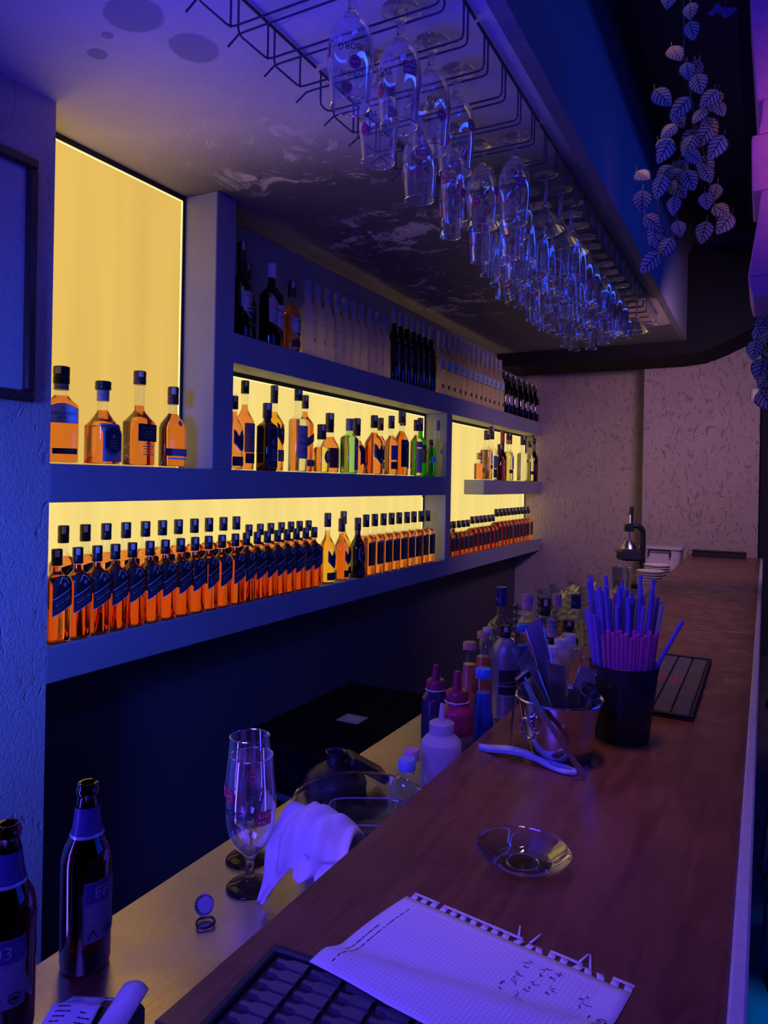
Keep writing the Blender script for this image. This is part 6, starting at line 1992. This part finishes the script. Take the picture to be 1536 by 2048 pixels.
m = MB(); m.tube([(-0.030, 0, 0.372), (-0.030, 0, 0.315)], 0.007, M_CHROME, 10); m.lathe([(0.255, 0.055), (0.275, 0.048), (0.315, 0.016)], M_STEEL2, 24, Matrix.Translation((-0.03, 0, 0))); m.build('press_cone', jp)
m = MB(); m.bbox(-0.095, 0.045, -0.06, 0.06, 0.175, 0.245, plain('dark_cup', (0.03, 0.03, 0.035), 0.3), 0.012); m.build('juice_cup', jp, smooth=False)
gl = thing('measuring_cup', 'small clear plastic measuring cup under the citrus press', 'cup', (-0.775, 4.60, CT))
m = MB(); m.lathe([(0, 0.046), (0.004, 0.050), (0.175, 0.060), (0.178, 0.062), (0.178, 0.059), (0.006, 0.048)], M_TUB, 32); m.build('cup_wall', gl)

# ------------------------------------------------------------------ hanging vine, pink lantern column, stools, small things
def mk_leaf(name, pale, dark):
    k = NT(name)
    uv = k.n('ShaderNodeUVMap')
    sep = k.n('ShaderNodeSeparateXYZ'); k.l(uv.outputs[0], sep.inputs[0])
    ax = k.math('MULTIPLY', k.math('ABSOLUTE', k.math('SUBTRACT', sep.outputs[0], 0.5)), 2.0)
    mid = k.math('LESS_THAN', ax, 0.07)
    fr = k.math('FRACT', k.math('SUBTRACT', k.math('MULTIPLY', sep.outputs[1], 6.0), k.math('MULTIPLY', ax, 1.7)))
    side = k.math('LESS_THAN', k.math('ABSOLUTE', k.math('SUBTRACT', fr, 0.5)), 0.17)
    rim = k.math('GREATER_THAN', ax, 0.88)
    v = k.math('MAXIMUM', k.math('MAXIMUM', mid, side), rim)
    rndm = k.n('ShaderNodeObjectInfo')
    c = k.mix(v, pale, dark)
    k.l(c, k.b.inputs['Base Color'])
    k.set(Roughness=0.55)
    MATS[name] = k.m
    return k.m


M_LEAF = mk_leaf('variegated_leaf', (0.46, 0.50, 0.34), (0.04, 0.06, 0.035))
M_STEM = plain('vine_stem', (0.10, 0.13, 0.07), 0.6)


def leaf(mb, pos, length, d, nrm, mat):
    d = Vector(d).normalized(); nrm = Vector(nrm)
    s = d.cross(nrm).normalized(); n = s.cross(d).normalized()
    pos = Vector(pos)

    def fn(u, v):
        w_ = 0.44 * sin(pi * v ** 0.72) ** 0.8 * (1.0 - 0.12 * v)
        x = (u - 0.5) * 2 * w_
        return pos + (s * x + d * (v - 0.1 * abs(u - 0.5) * (1 - v)) + n * (-0.22 * abs(x) ** 1.3 + 0.18 * v * (1 - v))) * length
    mb.grid(fn, 8, 10, mat)


LEAVES = [(-0.213, 1.813, 2.764), (-0.178, 1.832, 2.742), (-0.213, 1.814, 2.674), (-0.175, 1.834, 2.688), (-0.174, 1.834, 2.637), (-0.178, 1.832, 2.612), (-0.156, 1.844, 2.628), (-0.151, 1.847, 2.573), (-0.14, 1.852, 2.531), (-0.189, 1.826, 2.528),
          (-0.218, 1.811, 2.546), (-0.119, 1.863, 2.534), (-0.099, 1.874, 2.516), (-0.208, 1.816, 2.455), (-0.176, 1.833, 2.477), (-0.139, 1.853, 2.459), (-0.163, 1.84, 2.431), (-0.228, 1.805, 2.441), (-0.115, 1.865, 2.418), (-0.142, 1.851, 2.399),
          (-0.166, 1.838, 2.394), (-0.236, 1.801, 2.376), (-0.256, 1.79, 2.35), (-0.219, 1.81, 2.351), (-0.203, 1.819, 2.365), (-0.162, 1.841, 2.354), (-0.135, 1.855, 2.369), (-0.186, 1.828, 2.342), (-0.237, 1.8, 2.327), (-0.259, 1.789, 2.294),
          (-0.2, 1.82, 2.298), (-0.246, 1.796, 2.266), (-0.248, 1.795, 2.239), (-0.195, 1.823, 2.237), (-0.142, 1.851, 2.303), (-0.112, 1.867, 2.337), (-0.109, 1.869, 2.297), (-0.105, 1.871, 2.269), (-0.139, 1.853, 2.248), (-0.225, 1.807, 2.211),
          (-0.212, 1.814, 2.181), (-0.251, 1.793, 2.15), (-0.216, 1.812, 2.416), (-0.195, 1.823, 2.398), (-0.152, 1.846, 2.496), (-0.127, 1.859, 2.501), (-0.197, 1.822, 2.509)]
rnd = random.Random(21)


def vine(name, lab, pts, stems, size, seed):
    rnd = random.Random(seed)
    top = stems[0][0]
    t = thing(name, lab, 'hanging plant', top)
    o = Vector(top)
    m = MB()
    for p in pts:
        p = Vector(p) - o + Vector((rnd.uniform(-.01, .01), rnd.uniform(-0.05, 0.05), 0))
        d = Vector((rnd.uniform(-0.7, 0.7), rnd.uniform(-0.25, 0.25), -1.0 + rnd.uniform(0, 0.5)))
        L = size * rnd.uniform(0.85, 1.15)
        nn = Vector((rnd.uniform(-0.35, 0.35) + 0.1, -1, rnd.uniform(-0.3, 0.25)))
        leaf(m, p - d.normalized() * L * 0.5, L, d, nn, M_LEAF)
        m.tube([p - d.normalized() * L * 0.5, p - d.normalized() * L * 0.62 + Vector((0, 0.012, 0.014))], 0.0011, M_STEM, 5)
    m.build('foliage', t)['kind'] = 'stuff'
    for st in stems:
        m = MB(); m.tube([Vector(q) - o for q in smooth_path(st, 5)], 0.0016, M_STEM, 6); m.build('stem', t)
    return t


vine('hanging_vine', 'artificial vine with striped pale leaves hanging over the bar', LEAVES,
     [[(-0.19, 1.84, 3.58), (-0.19, 1.83, 2.75), (-0.178, 1.84, 2.6), (-0.165, 1.85, 2.5), (-0.20, 1.83, 2.40), (-0.235, 1.81, 2.33), (-0.232, 1.80, 2.27), (-0.228, 1.80, 2.21), (-0.240, 1.80, 2.16)],
      [(-0.165, 1.85, 2.5), (-0.14, 1.86, 2.42), (-0.125, 1.87, 2.33), (-0.112, 1.875, 2.27)]], 0.050, 4)
vine('hanging_vine', 'striped vine tip hanging at the right edge below the pink column', [(-0.012, 1.978, 2.036), (-0.004, 1.981, 1.981), (-0.019, 1.974, 1.963), (-0.006, 1.981, 1.92), (-0.012, 1.978, 1.895), (-0.001, 1.983, 1.847), (-0.004, 1.982, 2.006), (0.03, 1.99, 1.95), (0.035, 1.99, 2.03), (0.04, 1.985, 1.88)],
     [[(0.05, 2.02, 3.09), (0.045, 2.06, 2.5), (0.02, 2.0, 2.06), (0.0, 1.99, 1.95), (-0.002, 1.985, 1.86)]], 0.055, 8)

M_PINK = plain('pink_lacquer', (0.62, 0.24, 0.46), 0.4)
pk = thing('lantern_column', 'hanging column of pink tapered blocks at the top right edge', 'lantern', (0.078, 1.93, 2.40))
PZ = 2.40
for (za, wa, zb, wb, zc_, wc) in ((2.92, 0.118, 2.765, 0.128, 2.51, 0.110), (2.5095, 0.098, 2.47, 0.100, 2.432, 0.106), (2.4315, 0.118, 2.42, 0.119, 2.305, 0.116), (2.3045, 0.097, 2.25, 0.102, 2.112, 0.121), (2.1115, 0.121, 2.09, 0.118, 2.064, 0.112)):
    m = MB()
    vs = []
    for z, w_ in ((za, wa), (zb, wb), (zc_, wc)):
        vs += [(-w_, -0.11, z - PZ), (w_, -0.11, z - PZ), (w_, 0.11, z - PZ), (-w_, 0.11, z - PZ)]
    fs = [(0, 1, 2, 3), (11, 10, 9, 8)]
    for i in range(2):
        for j in range(4):
            fs.append((i * 4 + j, (i + 1) * 4 + j, (i + 1) * 4 + (j + 1) % 4, i * 4 + (j + 1) % 4))
    m.add(vs, fs, M_PINK, None, True)
    m.build('block', pk, smooth=False, mods=[('BEVEL', dict(width=0.004, segments=2))])
m = MB(); m.tube([(0, 0, 0.52), (0, 0, 0.70)], 0.006, M_BLACKMETAL, 8); m.build('hanger', pk)

bt = thing('paper_bat', 'small pale paper cut-out stuck high on the dark beam', 'decoration', (-0.161, 2.861, 3.363), 0.5, None, (pi / 2, 0.15, 0.5))
m = MB(); m.prism([(-0.058, -0.022), (-0.035, -0.024), (-0.026, -0.008), (-0.008, -0.010), (0.004, -0.024), (0.018, -0.020), (0.056, 0.022), (0.012, 0.016), (0.0, 0.012), (-0.016, 0.014), (-0.028, 0.026)], -0.001, 0.001, P_WHITE); m.build('cut_out', bt, smooth=False)
m = MB(); m.tube([(0, 0.012, 0), (0, 0.237, 0)], 0.0008, P_WHITE, 5); m.build('thread', bt)

so = thing('wall_socket', 'small dark square switch plate high on the back wall at right', 'socket', (-0.080, Y_PIER, 2.345))
m = MB(); m.bbox(-0.032, 0.032, -0.010, -0.0005, -0.055, 0.055, plain('socket_plate', (0.05, 0.05, 0.07), 0.35), 0.003); m.build('plate', so, smooth=False)
m = MB(); m.bbox(-0.022, 0.022, -0.014, -0.0101, -0.040, 0.040, plain('socket_insert', (0.03, 0.03, 0.05), 0.3), 0.002); m.build('switch', so, smooth=False)


def stool(lab, x, y, seat_z, ringmat, ro):
    t = thing('bar_stool', lab, 'bar stool', (x, y, 0), ro)
    m = MB(); m.lathe(smooth_profile([(seat_z - 0.06, 0.150), (seat_z - 0.05, 0.168), (seat_z - 0.02, 0.172), (seat_z, 0.160), (seat_z + 0.008, 0.10), (seat_z + 0.009, 0.01)], 3), M_BLACKPL, 36); m.build('seat', t)
    m = MB(); m.tube([(0.176 * cos(2 * pi * i / 48), 0.176 * sin(2 * pi * i / 48), seat_z - 0.035) for i in range(48)], 0.009, ringmat, 10, True); m.build('seat_ring', t)
    for a in range(4):
        q = pi / 4 + a * pi / 2
        m = MB(); m.tube([(0.13 * cos(q), 0.13 * sin(q), seat_z - 0.06), (0.21 * cos(q), 0.21 * sin(q), 0.0)], 0.012, ringmat, 10); m.build('leg', t)
    m = MB(); m.tube([(0.180 * cos(2 * pi * i / 40), 0.180 * sin(2 * pi * i / 40), 0.28) for i in range(40)], 0.009, ringmat, 8, True); m.build('foot_ring', t)
    return t


stool('bar stool with bright chrome seat ring, middle one at the right edge', 0.195, 2.78, 0.925, M_CHROME, 0.2)
stool('bar stool with chrome ring, farthest one at the right edge', 0.215, 3.42, 0.925, M_CHROME, 0.5)
stool('low black bar stool nearest the viewer at the right edge', 0.205, 2.25, 0.72, M_BLACKMETAL, 0.0)
